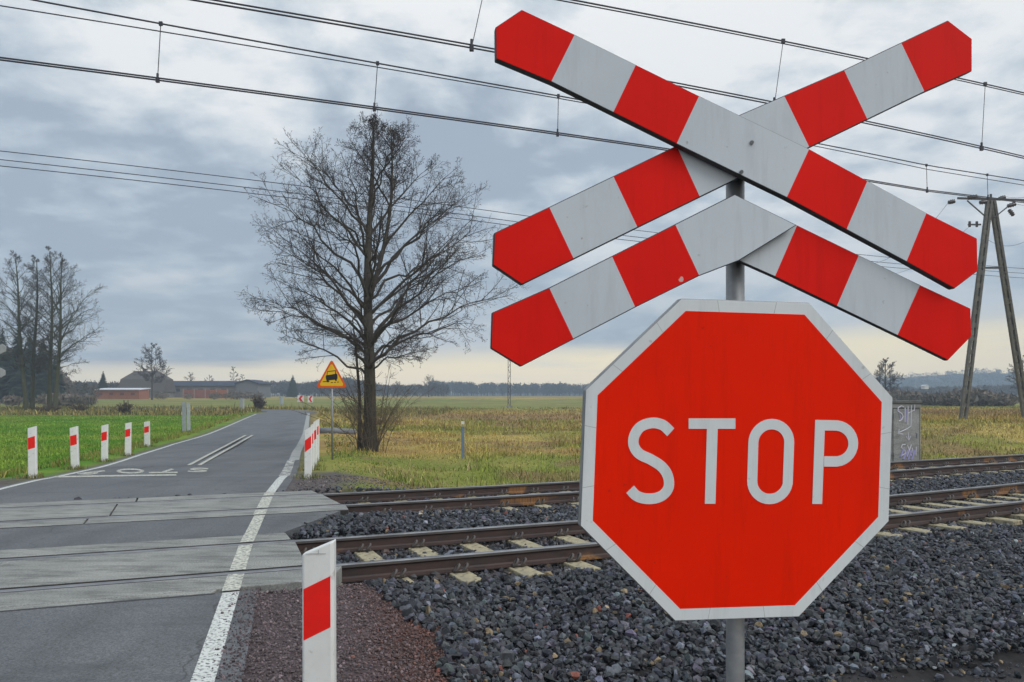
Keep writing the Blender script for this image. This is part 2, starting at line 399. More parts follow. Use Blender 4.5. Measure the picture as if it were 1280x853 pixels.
PAINT_W = mat('faded_paint', (.60, .60, .52), (.46, .46, .40), 9, .75, .3, c3=(.22, .22, .20), s3=24, t3=(.46, .58))
for a, b in ((-PW - .12, -.09), (.09, Q2 - .09), (Q2 + .09, RA - .02)): strip(xr, -.15, .0, np.linspace(a, b, 8), PAINT_W, .003)
strip(xr, -.15, .0, np.linspace(RA + .02, RB - .02, 8), PAINT_W, ROADZ + .004)
for a, b in ((RB + .02, Q3 - .09), (Q3 + .09, Q4 - .09), (Q4 + .09, Q4 + PW - .06)): strip(xr, -.17, .0, np.linspace(a, b, 8), PAINT_W, .003)
PAINT_P = mat('peeling_paint', (.55, .55, .50), (.45, .45, .42), 7, .75, .3, c3=(.13, .135, .14), s3=9, t3=(.44, .52))
strip(xr, -.16, .0, np.linspace(Q4 + PW, 9.6, 14), PAINT, ROADZ + .004)
strip(xr, -.2, .02, np.linspace(9.6, 16, 20), PAINT_P, ROADZ + .004)
EDGE_GREY = mat('edge_strip', (.34, .35, .34), (.25, .26, .25), 3, .8, .2, c3=(.16, .16, .15), s3=6)
strip(xr, -.16, .14, np.linspace(16, q_end, 60), EDGE_GREY, ROADZ + .004)
strip(xl, .0, .12, np.linspace(Q4 + PW + .3, q_end, 80), PAINT, ROADZ + .004)
def road_poly(name, pxs, m=PAINT):
    P = [gpx(*p) for p in pxs]; mb = MB(); mb.add([(x, y, zr(y) + ROADZ + .006) for x, y in P], [tuple(range(len(P)))]); return mb
def marks(polys, m=None):
    m = m or PAINT_W
    mb = MB()
    for pxs in polys:
        P = [gpx(*p) for p in pxs]; mb.add([(x, y, zr(y) + ROADZ + .006) for x, y in P], [tuple(range(len(P)))])
    fix(tag(mb.build('road_marking', m), kind='structure'))
def stroke_px(pts, wx, wy):                   # ground strokes given as pixel polylines
    out_ = []
    for (x0, y0), (x1, y1) in zip(pts[:-1], pts[1:]):
        d = np.array([x1 - x0, (y1 - y0) * 4.]); d /= np.linalg.norm(d) + 1e-9; nx_, ny_ = -d[1], d[0]
        ox, oy = nx_ * wx, ny_ * wy
        out_.append([(x0 - ox, y0 - oy), (x1 - ox, y1 - oy), (x1 + ox, y1 + oy), (x0 + ox, y0 + oy)])
    return out_
marks([[(62, 597.2), (221, 594.6), (220, 592.9), (70, 595.2)]])                             # the stop line
for i in range(1):
    a0, a1, b0, b1 = (236, 581.5), (307, 544.2), (249, 581.5), (315.5, 544.2)
    marks([[(a0[0] - 2.6, a0[1]), (a0[0] + 2.6, a0[1]), (a1[0] + 1.6, a1[1]), (a1[0] - 1.6, a1[1])], [(b0[0] - 2.6, b0[1]), (b0[0] + 2.6, b0[1]), (b1[0] + 1.6, b1[1]), (b1[0] - 1.6, b1[1])]])
# the word STOP on the oncoming lane, upside down from here
arc = lambda cx_, cy_, rx, ry, a, b, n=10: [(cx_ + rx * math.cos(R(a + (b - a) * i / n)), cy_ - ry * math.sin(R(a + (b - a) * i / n))) for i in range(n + 1)]
marks(stroke_px(arc(163, 589, 15, 2.3, 0, 360, 20), 2.6, .8))
marks(stroke_px([(186, 590.9), (222, 590.6)], 2, .7) + stroke_px([(204, 590.2), (216, 586.3)], 2.4, .7))
marks(stroke_px([(97, 592.5), (131, 588.6)], 2.4, .7) + stroke_px([(98, 592.3), (104, 593), (116, 592.6), (122, 590.8), (116, 590.2)], 2.2, .6))
marks(stroke_px([(260, 586.2), (252, 585.4), (241, 585.8), (239, 587), (246, 587.7), (254, 588), (258, 588.9), (250, 589.8), (240, 589.6), (235, 588.9)], 2.2, .6))

TAR = mat('tar_joint', (.028, .028, .03), (.045, .045, .047), 12, .6, .4)
qj = to_sq(*gpx(300, 581))[1]
tag(rows_to_mesh('road_joint', qrows(EXT(xl, .2), [qj, qj + .07]), qrows(EXT(xr, -.2), [qj - .05, qj + .03]), TAR, 30, ROADZ + .003), kind='structure')
tag(rows_to_mesh('road_joint', qrows(rL, [-PW - .19, -PW - .14]), qrows(EXT(xr, -.2), [-PW - .17, -PW - .14]), TAR, 30, ROADZ + .003), kind='structure')
# ------------------------------------------------------------------ crossing panels
def concrete(name, a, b):
    m, nt, bs = new_mat(name)
    c = mixc(nt, ramp(nt, noise(nt, 1.1, 5), .35, .65), a, b)
    c = mixc(nt, ramp(nt, noise(nt, 5, 5, .7, stretch(nt, .3, 1.2, 1)), .46, .68), c, tuple(x * .5 for x in a))
    sc_n = noise(nt, 7, 4, .8, stretch(nt, 4., .35, 1)); c = mixc(nt, ramp(nt, sc_n, .62, .70), c, tuple(min(1, x * 1.35) for x in b))
    f_ = noise(nt, 60, 5, .85); c = mixc(nt, ramp(nt, f_, .41, .6), mixc(nt, 1., c, (.62, .62, .62), 'MULTIPLY'), mixc(nt, 1., c, (1.25, 1.25, 1.22), 'MULTIPLY'))
    nt.links.new(c, bs.inputs['Base Color']); bs.inputs['Roughness'].default_value = .8; bump(nt, bs, f_, .3, .004); MATS[name] = m; return m
CONC = concrete('panel_concrete', (.21, .215, .207), (.29, .292, .275))
def s_px(x, y, z=0.):
    Y = (HC - z) * F / (y - HZ); return to_sq((x - 640) / F * Y, Y)[0]
def panel(q0, q1, s0a, s0b, s1a, s1b, label, z=0., m=None, name='crossing_panel'):
    """slab between two lines across the track, with skewed ends"""
    n = 9; t = np.linspace(0, 1, n); A = SQ(s0a + (s1a - s0a) * t, q0, z); B = SQ(s0b + (s1b - s0b) * t, q1, z)
    mb = MB(); V = [*A, *B, *(A - [0, 0, .16]), *(B - [0, 0, .16])]; f = []
    for i in range(n - 1):
        f += [(i, i + 1, n + i + 1, n + i), (2 * n + i, 3 * n + i, 3 * n + i + 1, 2 * n + i + 1), (i, 2 * n + i, 2 * n + i + 1, i + 1), (n + i, n + i + 1, 3 * n + i + 1, 3 * n + i)]
    f += [(0, n, 3 * n, 2 * n), (n - 1, 3 * n - 1, 4 * n - 1, 2 * n - 1)]
    mb.add(V, f); mb.mi = [1 if (m is None and k < 4 * (n - 1) and k % 4 == (2 if q0 > 0 else 3)) or (m is None and q0 > 0 and k < 4 * (n - 1) and k % 4 == 3) else 0 for k in range(len(f))]
    o = fix(mb.build(name, m or [CONC, SLABEDGE], None, False, .008 if m is None else 0))
    return tag(o, label, 'crossing slab') if label else tag(o, kind='structure')
gap = .10
SLABEDGE = mat('slab_edge_shade_steel', (.03, .028, .027), (.05, .043, .04), 8, .7, .3)  # steel slab edges, coloured dark so the rail grooves look shaded
tE = s_px(352, 659), s_px(363, 672.5), s_px(375, 681), s_px(378, 706)
L0 = -14.
def jointed(q0, q1, joints, ea, eb, labels):
    xs = [L0] + joints
    for i in range(len(xs)):
        s0 = xs[i] + (.012 if i else 0); last = i == len(xs) - 1
        s1 = xs[i + 1] - .012 if not last else None
        panel(q0, q1, s0, s0, ea if last else s1, eb if last else s1, labels[i])
panel(RA, RB, L0, L0, s_px(349, 660), s_px(424, 637), None, ROADZ, ASP, 'road')
e1 = s_px(378, 738)
jointed(-PW, -gap, [-4.9], tE[3] + .15, tE[3] + .35, ['long outer concrete slab left of the front rail, nearest row, running out of frame', 'outer concrete slab beside the front rail, ending behind the near white post'])
jointed(gap, Q2 - .095, [-5.2], s_px(379, 700), s_px(372, 681), ['wide concrete slab between the two near rails, left part', 'wide scratched concrete slab between the two near rails, right end with rounded corner'])
jointed(Q2 + .095, RA - .03, [-5.0], s_px(363, 673), s_px(352, 659.5), ['narrow concrete slab behind the near track, left part', 'narrow concrete slab behind the near track, ending at the dark ballast'])
j3 = s_px(110, 648); j4 = s_px(124, 617)
jointed(RB + .03, Q3 - gap, [j3], s_px(432, 634.5), s_px(418, 622), ['concrete slab in front of the far track, left of the open joint', 'concrete slab in front of the far track with pointed right end'])
jointed(Q3 + gap, Q4 - .09, [j3 + .25], s_px(412, 620), s_px(397, 614), ['concrete slab between the far rails, left of the open joint', 'concrete slab between the far rails, right of the open joint'])
jointed(Q4 + .09, Q4 + PW - .04, [j3 + .5], s_px(394, 614), s_px(384, 609), ['rearmost narrow concrete slab, left of the open joint', 'rearmost narrow concrete slab, ending by the far white posts'])
tag(fix(panel(-PW - .125, -PW - .02, L0, L0, s_px(266, 749), s_px(272, 745), 'thin concrete edge beam between the near asphalt and the crossing slabs')), cat='edge beam')

# ------------------------------------------------------------------ rails and sleepers
def rail_mat():
    m, nt, b = new_mat('rail_rust')
    c = mixc(nt, ramp(nt, noise(nt, 7, 5, .65, stretch(nt, .5, .5, 2)), .35, .68), (.034, .024, .023), (.066, .036, .029))
    geo = nt.nodes.new('ShaderNodeTexCoord')
    pt = noise(nt, 1.15, 2, .4); st = noise(nt, 55, 3, .7, stretch(nt, 1, 1, .06))
    mu = nt.nodes.new('ShaderNodeMath'); mu.operation = 'MULTIPLY'; nt.links.new(ramp(nt, pt, .60, .63), mu.inputs[0]); nt.links.new(ramp(nt, st, .30, .60), mu.inputs[1])
    c = mixc(nt, mu.outputs[0], c, (.25, .115, .03))
    nt.links.new(c, b.inputs['Base Color']); b.inputs['Roughness'].default_value = .62; b.inputs['Specular IOR Level'].default_value = .45
    bump(nt, b, noise(nt, 60, 4), .3, .004); return m
RUST = rail_mat()
HEADTOP = mat('rail_running_surface', (.24, .245, .26), (.14, .145, .155), 3, .38, .5, metal=.8)
HEADSIDE = mat('rail_head_side', (.055, .05, .052), (.08, .07, .065), 5, .5, .5)
prof = [(-.075, -.172), (.075, -.172), (.075, -.160), (.022, -.146), (.009, -.13), (.009, -.055), (.03, -.042), (.036, -.036), (.036, -.010), (.026, 0.), (-.026, 0.), (-.036, -.010), (-.036, -.036), (-.03, -.042), (-.009, -.055), (-.009, -.13), (-.022, -.146), (-.075, -.160)]
def rail(q, label):
    ss = np.concatenate([np.linspace(-26, 32, 117), np.linspace(34, 130, 30)])
    A = SQ(ss, q, 0.); n = len(prof); V = []
    T = np.gradient(A, axis=0); T /= np.linalg.norm(T, axis=1)[:, None]; nn = np.stack([-T[:, 1], T[:, 0], 0 * T[:, 0]], -1)
    mb = MB()
    for i in range(len(ss)): V += [A[i] + nn[i] * a + np.array([0, 0, b]) for a, b in prof]
    f, mi = [], []
    for i in range(len(ss) - 1):
        for k in range(n):
            f.append((i * n + k, i * n + (k + 1) % n, (i + 1) * n + (k + 1) % n, (i + 1) * n + k))
            mi.append(1 if k in (8, 9, 10) else 2 if k in (7, 11) else 0)
    mb.add(V, f); mb.mi = mi; o = fix(mb.build('rail', [RUST, HEADTOP, HEADSIDE])); return tag(o, label, 'rail', 'rails of the two tracks')
rail(Q1, 'rusty steel rail nearest the camera, front rail of the near track with orange stains')
rail(Q2, 'rusty steel rear rail of the near track, second rail from the camera')
rail(Q3, 'dark steel front rail of the far track, third rail from the camera')
rail(Q4, 'dark steel rail farthest back, along the edge of the grassy field')

SLEEP = mat('sleeper_concrete', (.40, .35, .22), (.28, .25, .18), 5, .85, .2, bmp=.3, c3=(.15, .13, .10), s3=16, t3=(.52, .64))
CLIP = mat('clip_steel', (.06, .052, .05), (.09, .072, .062), 20, .5, .5)
def sleeper_mesh():
    mb = MB(); L2, w2, h2 = 1.25, .125, .2
    P = []
    for z_, w_ in ((-h2, .145), (0, w2 - .012), ):
        for a, b in ((-1, -1), (1, -1), (1, 1), (-1, 1)): P.append((b * w_, a * L2 if z_ else a * (L2 - .01), z_))
    # local x = along the rails, y = across
    mb.add(P, [(3, 2, 1, 0), (4, 5, 6, 7), (0, 1, 5, 4), (1, 2, 6, 5), (2, 3, 7, 6), (3, 0, 4, 7)])
    return mb
def clip_mesh():
    mb = MB()
    for dx_ in (-.045, .045):
        pts = [(dx_ + .026 * math.cos(t), -.030 - .030 * math.sin(t) + .012 * t / 6, .040 + .038 * math.cos(t)) for t in np.linspace(-2.6, 3.3, 13)]
        mb.tube(pts, .0150, 7)
    mb.box((0, -.012, .012), (.15, .05, .024))
    return mb.mesh('rail_clip', CLIP, True)
cm = clip_mesh(); sme = None
sl0 = None
def heading(s):
    a = SQ(np.array([s - .2]), 0.)[0]; b = SQ(np.array([s + .2]), 0.)[0]; return math.atan2(b[1] - a[1], b[0] - a[0])
def sleeper(s, qmid, label, group, src=None):
    p = SQ(np.array([s]), qmid)[0]; rz = heading(s)
    if src is None:
        o = thing('concrete_sleeper', label, 'sleeper', (p[0], p[1], -.173), rz, group)
        b = sleeper_mesh().build('beam', SLEEP, o, False, .01); fix(b)
        for q in (-G / 2, G / 2):
            for sd in (-1, 1):
                c = link('rail_clip', cm, o, (0, q + sd * .075, .008)); c.rotation_euler = (0, 0, 0 if sd < 0 else math.pi)
        return o
    o = src.copy(); COL.objects.link(o); o.location = (p[0], p[1], -.173); o.rotation_euler = (0, 0, rz); o['label'] = label; o['group'] = group
    for ch in src.children:
        c = ch.copy(); COL.objects.link(c); c.parent = o
    return o
ph1 = s_px(571, 694) % .66; ph2 = s_px(640, 625) % .66
SLEEPERS1, SLEEPERS2 = [], []
src = None
for i in range(-4, 30):
    s = i * .66 + ph1
    if s < tE[3] + .1 or s > 17: continue
    o = sleeper(s, G / 2, 'pale concrete sleeper with steel clips under the near track', 'sleepers of the near track', src); src = src or o; SLEEPERS1.append(s)
for i in range(-4, 50):
    s = i * .66 + ph2
    if s < s_px(432, 634.5) + .1 or s > 27: continue
    sleeper(s, Q3 + G / 2, 'pale concrete sleeper with steel clips under the far track', 'sleepers of the far track', src); SLEEPERS2.append(s)

# ------------------------------------------------------------------ ballast stones (uncountable)
ico_v = []
ph = (1 + 5 ** .5) / 2
ico_v = np.array([(-1, ph, 0), (1, ph, 0), (-1, -ph, 0), (1, -ph, 0), (0, -1, ph), (0, 1, ph), (0, -1, -ph), (0, 1, -ph), (ph, 0, -1), (ph, 0, 1), (-ph, 0, -1), (-ph, 0, 1)]) / math.sqrt(1 + ph * ph)
ico_f = np.array([(0, 11, 5), (0, 5, 1), (0, 1, 7), (0, 7, 10), (0, 10, 11), (1, 5, 9), (5, 11, 4), (11, 10, 2), (10, 7, 6), (7, 1, 8), (3, 9, 4), (3, 4, 2), (3, 2, 6), (3, 6, 8), (3, 8, 9), (4, 9, 5), (2, 4, 11), (6, 2, 10), (8, 6, 7), (9, 8, 1)])
def stones(name, x, y, z, size, tints, m):
    n = len(x)
    protos = []
    for k in range(24):
        p = ico_v.copy(); 
        for _ in range(5):                    # cut with random planes: angular crushed rock
            d = rng.normal(size=3); d /= np.linalg.norm(d); c = rng.uniform(.25, .7); t = p @ d; p = p - np.maximum(t - c, 0)[:, None] * d
        p *= rng.uniform(.75, 1.25, 3) * np.array([1, 1, .8]); protos.append(p)
    protos = np.array(protos)[rng.integers(0, 24, n)]
    qd = rng.normal(size=(n, 4)); qd /= np.linalg.norm(qd, axis=1)[:, None]; a, b, c, d = qd.T
    Rm = np.stack([1 - 2 * (c * c + d * d), 2 * (b * c - a * d), 2 * (b * d + a * c), 2 * (b * c + a * d), 1 - 2 * (b * b + d * d), 2 * (c * d - a * b), 2 * (b * d - a * c), 2 * (c * d + a * b), 1 - 2 * (b * b + c * c)], -1).reshape(n, 3, 3)
    V = np.einsum('nij,nkj->nki', Rm, protos) * size[:, None, None] + np.stack([x, y, z], -1)[:, None]
    f = ico_f[None] + (np.arange(n) * 12)[:, None, None]
    me = np_mesh(name, V.reshape(-1, 3), f.reshape(-1, 3), m, np.repeat(tints, 12, 0))
    return tag(link(name, me), kind='stuff')
STONE = attr_mat('ballast_rock', .5, .32, var=.45, vs=45)
def rock_tint(n, warm=.022):
    base = np.array([.036, .039, .047])[None] * rng.lognormal(0, .62, (n, 1)) * (1 + rng.normal(0, .06, (n, 3)))
    k = rng.random(n) < warm
    base[k] = np.array([.20, .15, .09])[None] * rng.lognormal(0, .35, (k.sum(), 1)); k2 = rng.random(n) < .004; base[k2] = (.25, .09, .07)
    return np.clip(base, .012, .5)
def scatter(s0, s1, q0, q1, dens):
    n = int((s1 - s0) * (q1 - q0) * dens); s = rng.uniform(s0, s1, n); q = rng.uniform(q0, q1, n); P = SQ(s, q); return s, q, P[:, 0], P[:, 1]
S_all = []
for s0, s1, q0, q1, dens, sz in ((-2.5, 11, -4.3, -.08, 780, .036), (-2.5, 18, .08, Q2 - .08, 520, .034), (-3.2, 24, Q2 + .08, Q3 - .08, 430, .037), (-3, 28, Q3 + .08, Q4 - .08, 330, .037), (-2.5, 30, Q4 + .08, Q4 + .75, 200, .04)):
    s, q, x, y = scatter(s0, s1, q0, q1, dens); e = road_out(x, y); nn_ = fbm(x * 1.6, y * 1.6, 77)
    keep = np.ones(len(s), bool)
    # only where the camera or a neighbouring view could see them
    keep &= (x < .80 * y + 1.2) & (y > 3.2)
    near = q < -.1
    keep &= ~near | (e > 1.15 + .55 * (nn_ - .5) + np.clip(-q - .9, 0, 3) * .12)
    keep &= ~near | (q > -3.55 + 1.0 * (nn_ - .5) - .35 * sm(3.0, 1.0, x)) | (rng.random(len(s)) < .05)
    mid = (q > -.1) & (q < Q2); keep &= ~mid | (s > s_px(379, 690) + .02)
    m3 = (q > Q2) & (q < Q3); keep &= ~m3 | (s > np.interp(q, [Q2, RA, RA + .4, RB, Q3], [s_px(363, 673), s_px(356, 660), -3.15, s_px(432, 634) - .5, s_px(420, 624) + .03]) + .04)
    m4 = (q > Q3) & (q < Q4 + .7); keep &= ~m4 | (s > np.interp(q, [Q3, Q4, Q4 + .7], [s_px(412, 620), s_px(394, 612), s_px(384, 609)]) + .05)
    for SL, qm in ((SLEEPERS1, G / 2), (SLEEPERS2, Q3 + G / 2)):
        SLa = np.array(SL); ds = np.abs(s[:, None] - SLa[None]).min(1); dq = np.abs(q - qm)
        on = (ds < .125) & (dq < 1.24)
        keep &= ~(on & (np.abs(dq - G / 2) < .36)) | (rng.random(len(s)) < .06)
        keep &= ~(on & (rng.random(len(s)) < .55))
    S_all.append(np.stack([x, y, q, s, np.full(len(s), sz)], -1)[keep])
S_all = np.concatenate(S_all); x, y, q, s, sz = S_all.T; n = len(x)
size = sz * np.clip(rng.lognormal(-.05, .38, n), .4, 1.5) * np.where(q < -3.2, .8, 1.)
z = height(x, y) + size * rng.uniform(.05, .75, n) + .02 * (fbm(x * 4, y * 4, 12) - .5)
z = np.where((q > -.2) & (q < 6.4), np.minimum(z, -.185 - size * .2 + .03), z)
dm = np.clip(np.minimum(q - Q2, Q3 - q) - .3, 0, 1); z = z + np.minimum(dm * .25, .10) * sm(5.0, 2.2, s) + np.minimum(dm * .1, .04)
rt = rock_tint(n); dr_ = np.min(np.abs(q[:, None] - np.array([[Q1, Q2, Q3, Q4]])), 1); rw = ((1 - sm(.1, .5, dr_)) * .65 * rng.random(n))[:, None]
rt = rt + (np.array([.055, .034, .027])[None] * rng.lognormal(0, .35, (n, 1)) - rt) * rw
stones('ballast', x, y, z, size, rt, STONE)
# small red-brown and grey grit on the verge by the near post and beyond the crossing
n = 60000; x = rng.uniform(-2.6, .6, n); y = rng.uniform(4.0, 9.0, n); e = road_out(x, y); s, q = to_sq(x, y)
k = (e > -.10 + .32 * rng.random(n) ** .6) & (e < 1.8) & (q < -.72); x, y, e = x[k], y[k], e[k]; n = len(x)
tt = np.array([.10, .076, .08])[None] * rng.lognormal(0, .4, (n, 1)); rd = sm(.8, 1.5, e + rng.normal(0, .2, n)); tt = tt + (np.array([.115, .055, .042])[None] * rng.lognormal(0, .35, (n, 1)) - tt) * rd[:, None]
sz = np.minimum(.0072 * rng.lognormal(0, .45, n), .017); stones('gravel', x, y, np.where(e < .17, zr(y) - .004, height(x, y)) + sz * .3, sz, np.clip(tt, .02, .5), STONE)
n = 9000; x = rng.uniform(-6, 4, n); y = rng.uniform(13.5, 20, n); e = road_out(x, y); s, q = to_sq(x, y)
k = (e > .25) & (e < 3.2 + rng.normal(0, .5, n)) & (q > Q4 + .5) & (q < 9.5) & (x > xr(y)); x, y = x[k], y[k]; n = len(x)
tt = np.array([.10, .085, .085])[None] * rng.lognormal(0, .4, (n, 1)); sz = .016 * rng.lognormal(0, .35, n); stones('gravel', x, y, height(x, y) + sz * .3, sz, tt, STONE)
n = 9000; x = rng.uniform(-1, 8, n); y = rng.uniform(3.5, 8.5, n); s, q = to_sq(x, y); k = (q < -2.6) & (road_out(x, y) > 2); x, y = x[k], y[k]; n = len(x)
sz = .009 * rng.lognormal(0, .5, n); stones('gravel', x, y, height(x, y) + sz * .3, sz, rock_tint(n, .1), STONE)

# ------------------------------------------------------------------ grass (uncountable)
GRASS = attr_mat('grass_blade', .75, .2)
def blades(name, x, y, h, wd, tints, lean=.35):
    n = len(x); z = height(x, y) - .02
    a = rng.uniform(0, 2 * np.pi, n); ux, uy = np.cos(a) * wd / 2, np.sin(a) * wd / 2
    la = rng.uniform(0, 2 * np.pi, n); lm = np.abs(rng.normal(0, lean, n)) * h
    lx, ly = np.cos(la) * lm, np.sin(la) * lm
    b = np.stack([x, y, z], -1); u = np.stack([ux, uy, 0 * ux], -1)
    mid = b + np.stack([lx * .35, ly * .35, h * .6], -1); tip = b + np.stack([lx, ly, np.maximum(h * (1 - .25 * (lm / h) ** 2), h * .3)], -1)
    V = np.stack([b - u, b + u, mid + u * .7, mid - u * .7, tip + u * .08, tip - u * .08], 1).reshape(-1, 3)
    f = np.array([(0, 1, 2, 3), (3, 2, 4, 5)])[None] + (np.arange(n) * 6)[:, None, None]
    return tag(link(name, np_mesh(name, V, f.reshape(-1, 4), GRASS, np.repeat(np.clip(tints, .005, .6), 6, 0), True)), kind='stuff')
def dens_keep(x, y): return (np.abs(x) < .72 * y + 3)
def tuft_noise(x, y): return fbm(x * .9, y * .9, 91, 3)
# meadow right of the road, beyond the far track
n = 150000; y = 12 + 44 * rng.random(n) ** 1.25; x = rng.uniform(-1, 1, n) * (.72 * y + 2); s, q = to_sq(x, y); e = road_out(x, y)
tn = tuft_noise(x, y)
k = (q > 6.75 + .7 * tn) & (x > xr(np.minimum(y, YEND))) & (e > 1.0 + 1.8 * tn * (q < 10)) & (rng.random(n) < .25 + 1.3 * tn)
x, y, tn, e = x[k], y[k], tn[k], e[k]; n = len(x)
tt = field_tint(x, y) * rng.lognormal(0, .28, (n, 1)) * 1.25; lush = ((1 - sm(1.5, 5, e)) * sm(13, 20, y))[:, None] * (rng.random((n, 1)) < .75); tt = tt + (np.array([.10, .17, .03])[None] * rng.lognormal(0, .25, (n, 1)) - tt) * lush
dry = rng.random(n) < .05 + .6 * sm(.45, .7, fbm(x * .35, y * .35, 8)); tt[dry] = np.array([.33, .27, .13]) * rng.lognormal(0, .22, (dry.sum(), 1))
hgt = (.07 + .13 * sm(.42, .75, tn)) * rng.lognormal(0, .35, n) * np.where(lush[:, 0], .55, 1)
blades('meadow_grass', x, y, hgt, .012 + .0007 * y, tt, .8)
n = 60000; y = 50 + 75 * rng.random(n) ** 1.1; x = rng.uniform(-1, 1, n) * (.70 * y); e = road_out(x, y); tn = fbm(x * .3, y * .3, 91, 3)
k = (e > .8) & (x > xr(np.minimum(y, YEND))) & (rng.random(n) < .1 + 1.3 * tn); x, y, tn = x[k], y[k], tn[k]; n = len(x)
blades('meadow_grass', x, y, (.10 + .2 * tn) * rng.lognormal(0, .3, n), .05 + .0006 * y, field_tint(x, y) * rng.lognormal(0, .22, (n, 1)) * 1.2, .6)
# short lawn left of the road
n = 170000; y = 15 + 72 * rng.random(n) ** 1.4; x = -rng.random(n) * (.72 * y + 2); e = road_out(x, y); tn = tuft_noise(x, y); s, q = to_sq(x, y)
k = (q > 7.4) & (x < xl(np.minimum(y, YEND))) & (e > .35 + .9 * tn + .25 * (1 - sm(18, 30, y))); x, y, tn, e = x[k], y[k], tn[k], e[k]; n = len(x)
tt = field_tint(x, y) * rng.lognormal(0, .25, (n, 1)) * 1.3; vg = (1 - sm(.8, 2.4, e))[:, None] * (rng.random((n, 1)) < .45); tt = tt + (np.array([.24, .21, .06])[None] * rng.lognormal(0, .25, (n, 1)) - tt) * vg
blades('lawn_grass', x, y, (.075 + .06 * tn + .07 * vg[:, 0]) * rng.lognormal(0, .25, n), .014 + .0009 * y, tt, .5)
# rough straw band behind the lawn and along the inside of the bend
n = 26000; y = 88 + 30 * rng.random(n); x = -rng.random(n) * 90 - 8; e = road_out(x, y); k = e > .6; x, y = x[k], y[k]; n = len(x)
tt = np.array([.26, .21, .075])[None] * rng.lognormal(0, .35, (n, 1)); gk = rng.random(n) < .4; tt[gk] = np.array([.11, .13, .035]) * rng.lognormal(0, .3, (gk.sum(), 1))
blades('meadow_grass', x, y, .35 * rng.lognormal(0, .35, n), .12, tt, .5)

# ------------------------------------------------------------------ level crossing sign
GALV = mat('galvanised_steel', (.30, .31, .32), (.22, .23, .245), 18, .5, .5, metal=.5)
EDGE = mat('plate_edge', (.035, .037, .04), (.06, .06, .062), 30, .6, .4)
def sheet(name, c1, c2, dirt, t3=(.66, .74), s3=60, rough=.5, spec=.07):
    m, nt, b = new_mat(name)
    c = mixc(nt, ramp(nt, noise(nt, 3, 5, .6), .35, .7), c1, c2)
    c = mixc(nt, ramp(nt, noise(nt, 9, 6, .75, stretch(nt, 3, 3, .3)), .5, .8), c, tuple(x * .80 for x in c1))
    c = mixc(nt, ramp(nt, noise(nt, s3, 2, .5), *t3), c, dirt)
    nt.links.new(c, b.inputs['Base Color']); b.inputs['Roughness'].default_value = rough; b.inputs['Specular IOR Level'].default_value = spec
    bump(nt, b, noise(nt, 14, 3), .05, .01); MATS[name] = m; return m
RED = sheet('cross_red', (.72, .012, .008), (.64, .010, .007), (.60, .36, .34), (.775, .785), 34)
WHITE = sheet('reflective_white', (.53, .58, .625), (.47, .52, .565), (.30, .31, .32), (.72, .80), 55)
SRED = sheet('stop_red', (.84, .016, .001), (.77, .014, .001), (.45, .02, .01), (.74, .82), 60)
SWHITE = sheet('stop_white', (.66, .70, .71), (.60, .635, .65), (.38, .39, .38), (.70, .80), 50)
class Plane:
    def __init__(s, c, yaw, pit, rol):
        s.c = np.array(c, float); s.u = np.array([math.cos(yaw) * math.cos(rol), math.sin(yaw) * math.cos(rol), math.sin(rol)])
        n = np.array([math.sin(yaw) * math.cos(pit), -math.cos(yaw) * math.cos(pit), math.sin(pit)]); n -= s.u * (n @ s.u); n /= np.linalg.norm(n)
        s.n = n; s.w = np.cross(n, s.u)
        if s.w[2] < 0: s.w = -s.w
    def __call__(s, x, y, lift=0.):
        d = np.array([(x - 640) / F, 1., -(y - HZ) / F]); o = np.array([0, 0, HC]); c = s.c + s.n * lift
        return o + d * (((c - o) @ s.n) / (d @ s.n))
OP = Plane((.57267, 1.99857, HC - .15778), .11997, -.0303, -.01467)
post_xy = OP.c[:2] - OP.n[:2] * .075
post_x = (919 - 640) / F * (OP.c[1] + .075); post_y = OP.c[1] + .075
ZP = hz(post_x, post_y)
sign = thing('level_crossing_sign', 'large red STOP octagon below a red and white striped crossbuck on a grey post', 'railway sign', (post_x, post_y, ZP))
O0 = np.array([post_x, post_y, ZP])
def rel(P): return [np.array(p) - O0 for p in P]
def post_piece(a, b): MBp.tube(rel([a, b]), .0242, 24)
MBp = MB(); top_z = at(919, 190, post_y)[2]
MBp.tube(rel([(post_x, post_y, ZP - .3), (post_x, post_y, top_z)]), .0235, 24)
MBp.build('post', GALV, sign, True)
oct_px = [(851.3, 373.1), (1012.2, 378.4), (1116.6, 496.9), (1111.7, 652), (999, 771.7), (843.7, 777), (725, 657.6), (731.5, 487.4)]
octw = [OP(*p) for p in oct_px]; cen = sum(octw) / 8
inn = [cen + (p - cen) * .923 for p in octw]
bk = -OP.n
pl = MB().prism(rel([p + bk * .002 for p in octw]), bk * .026)
plate = fix(pl.build('stop_plate', GALV, sign, False, .003))
b_ = MB(); A8, B8 = rel([cen + (p - cen) * .994 for p in octw]), rel(inn); ts = (0, .277, .281, .738, .742)
for Q8 in (A8, B8): b_.add([Q8[i] * (1 - t) + Q8[(i + 1) % 8] * t for i in range(8) for t in ts], [])
for i in range(40): b_.f.append((i, (i + 1) % 40, 40 + (i + 1) % 40, 40 + i)); b_.mi.append(1 if i % 5 in (1, 3) else 0)
bo = fix(b_.build('border', [SWHITE, mat('film_seam', (.36, .37, .37))], plate))
rf = MB().add(rel(inn), [tuple(range(8))]); fix(rf.build('red_face', SRED, plate))
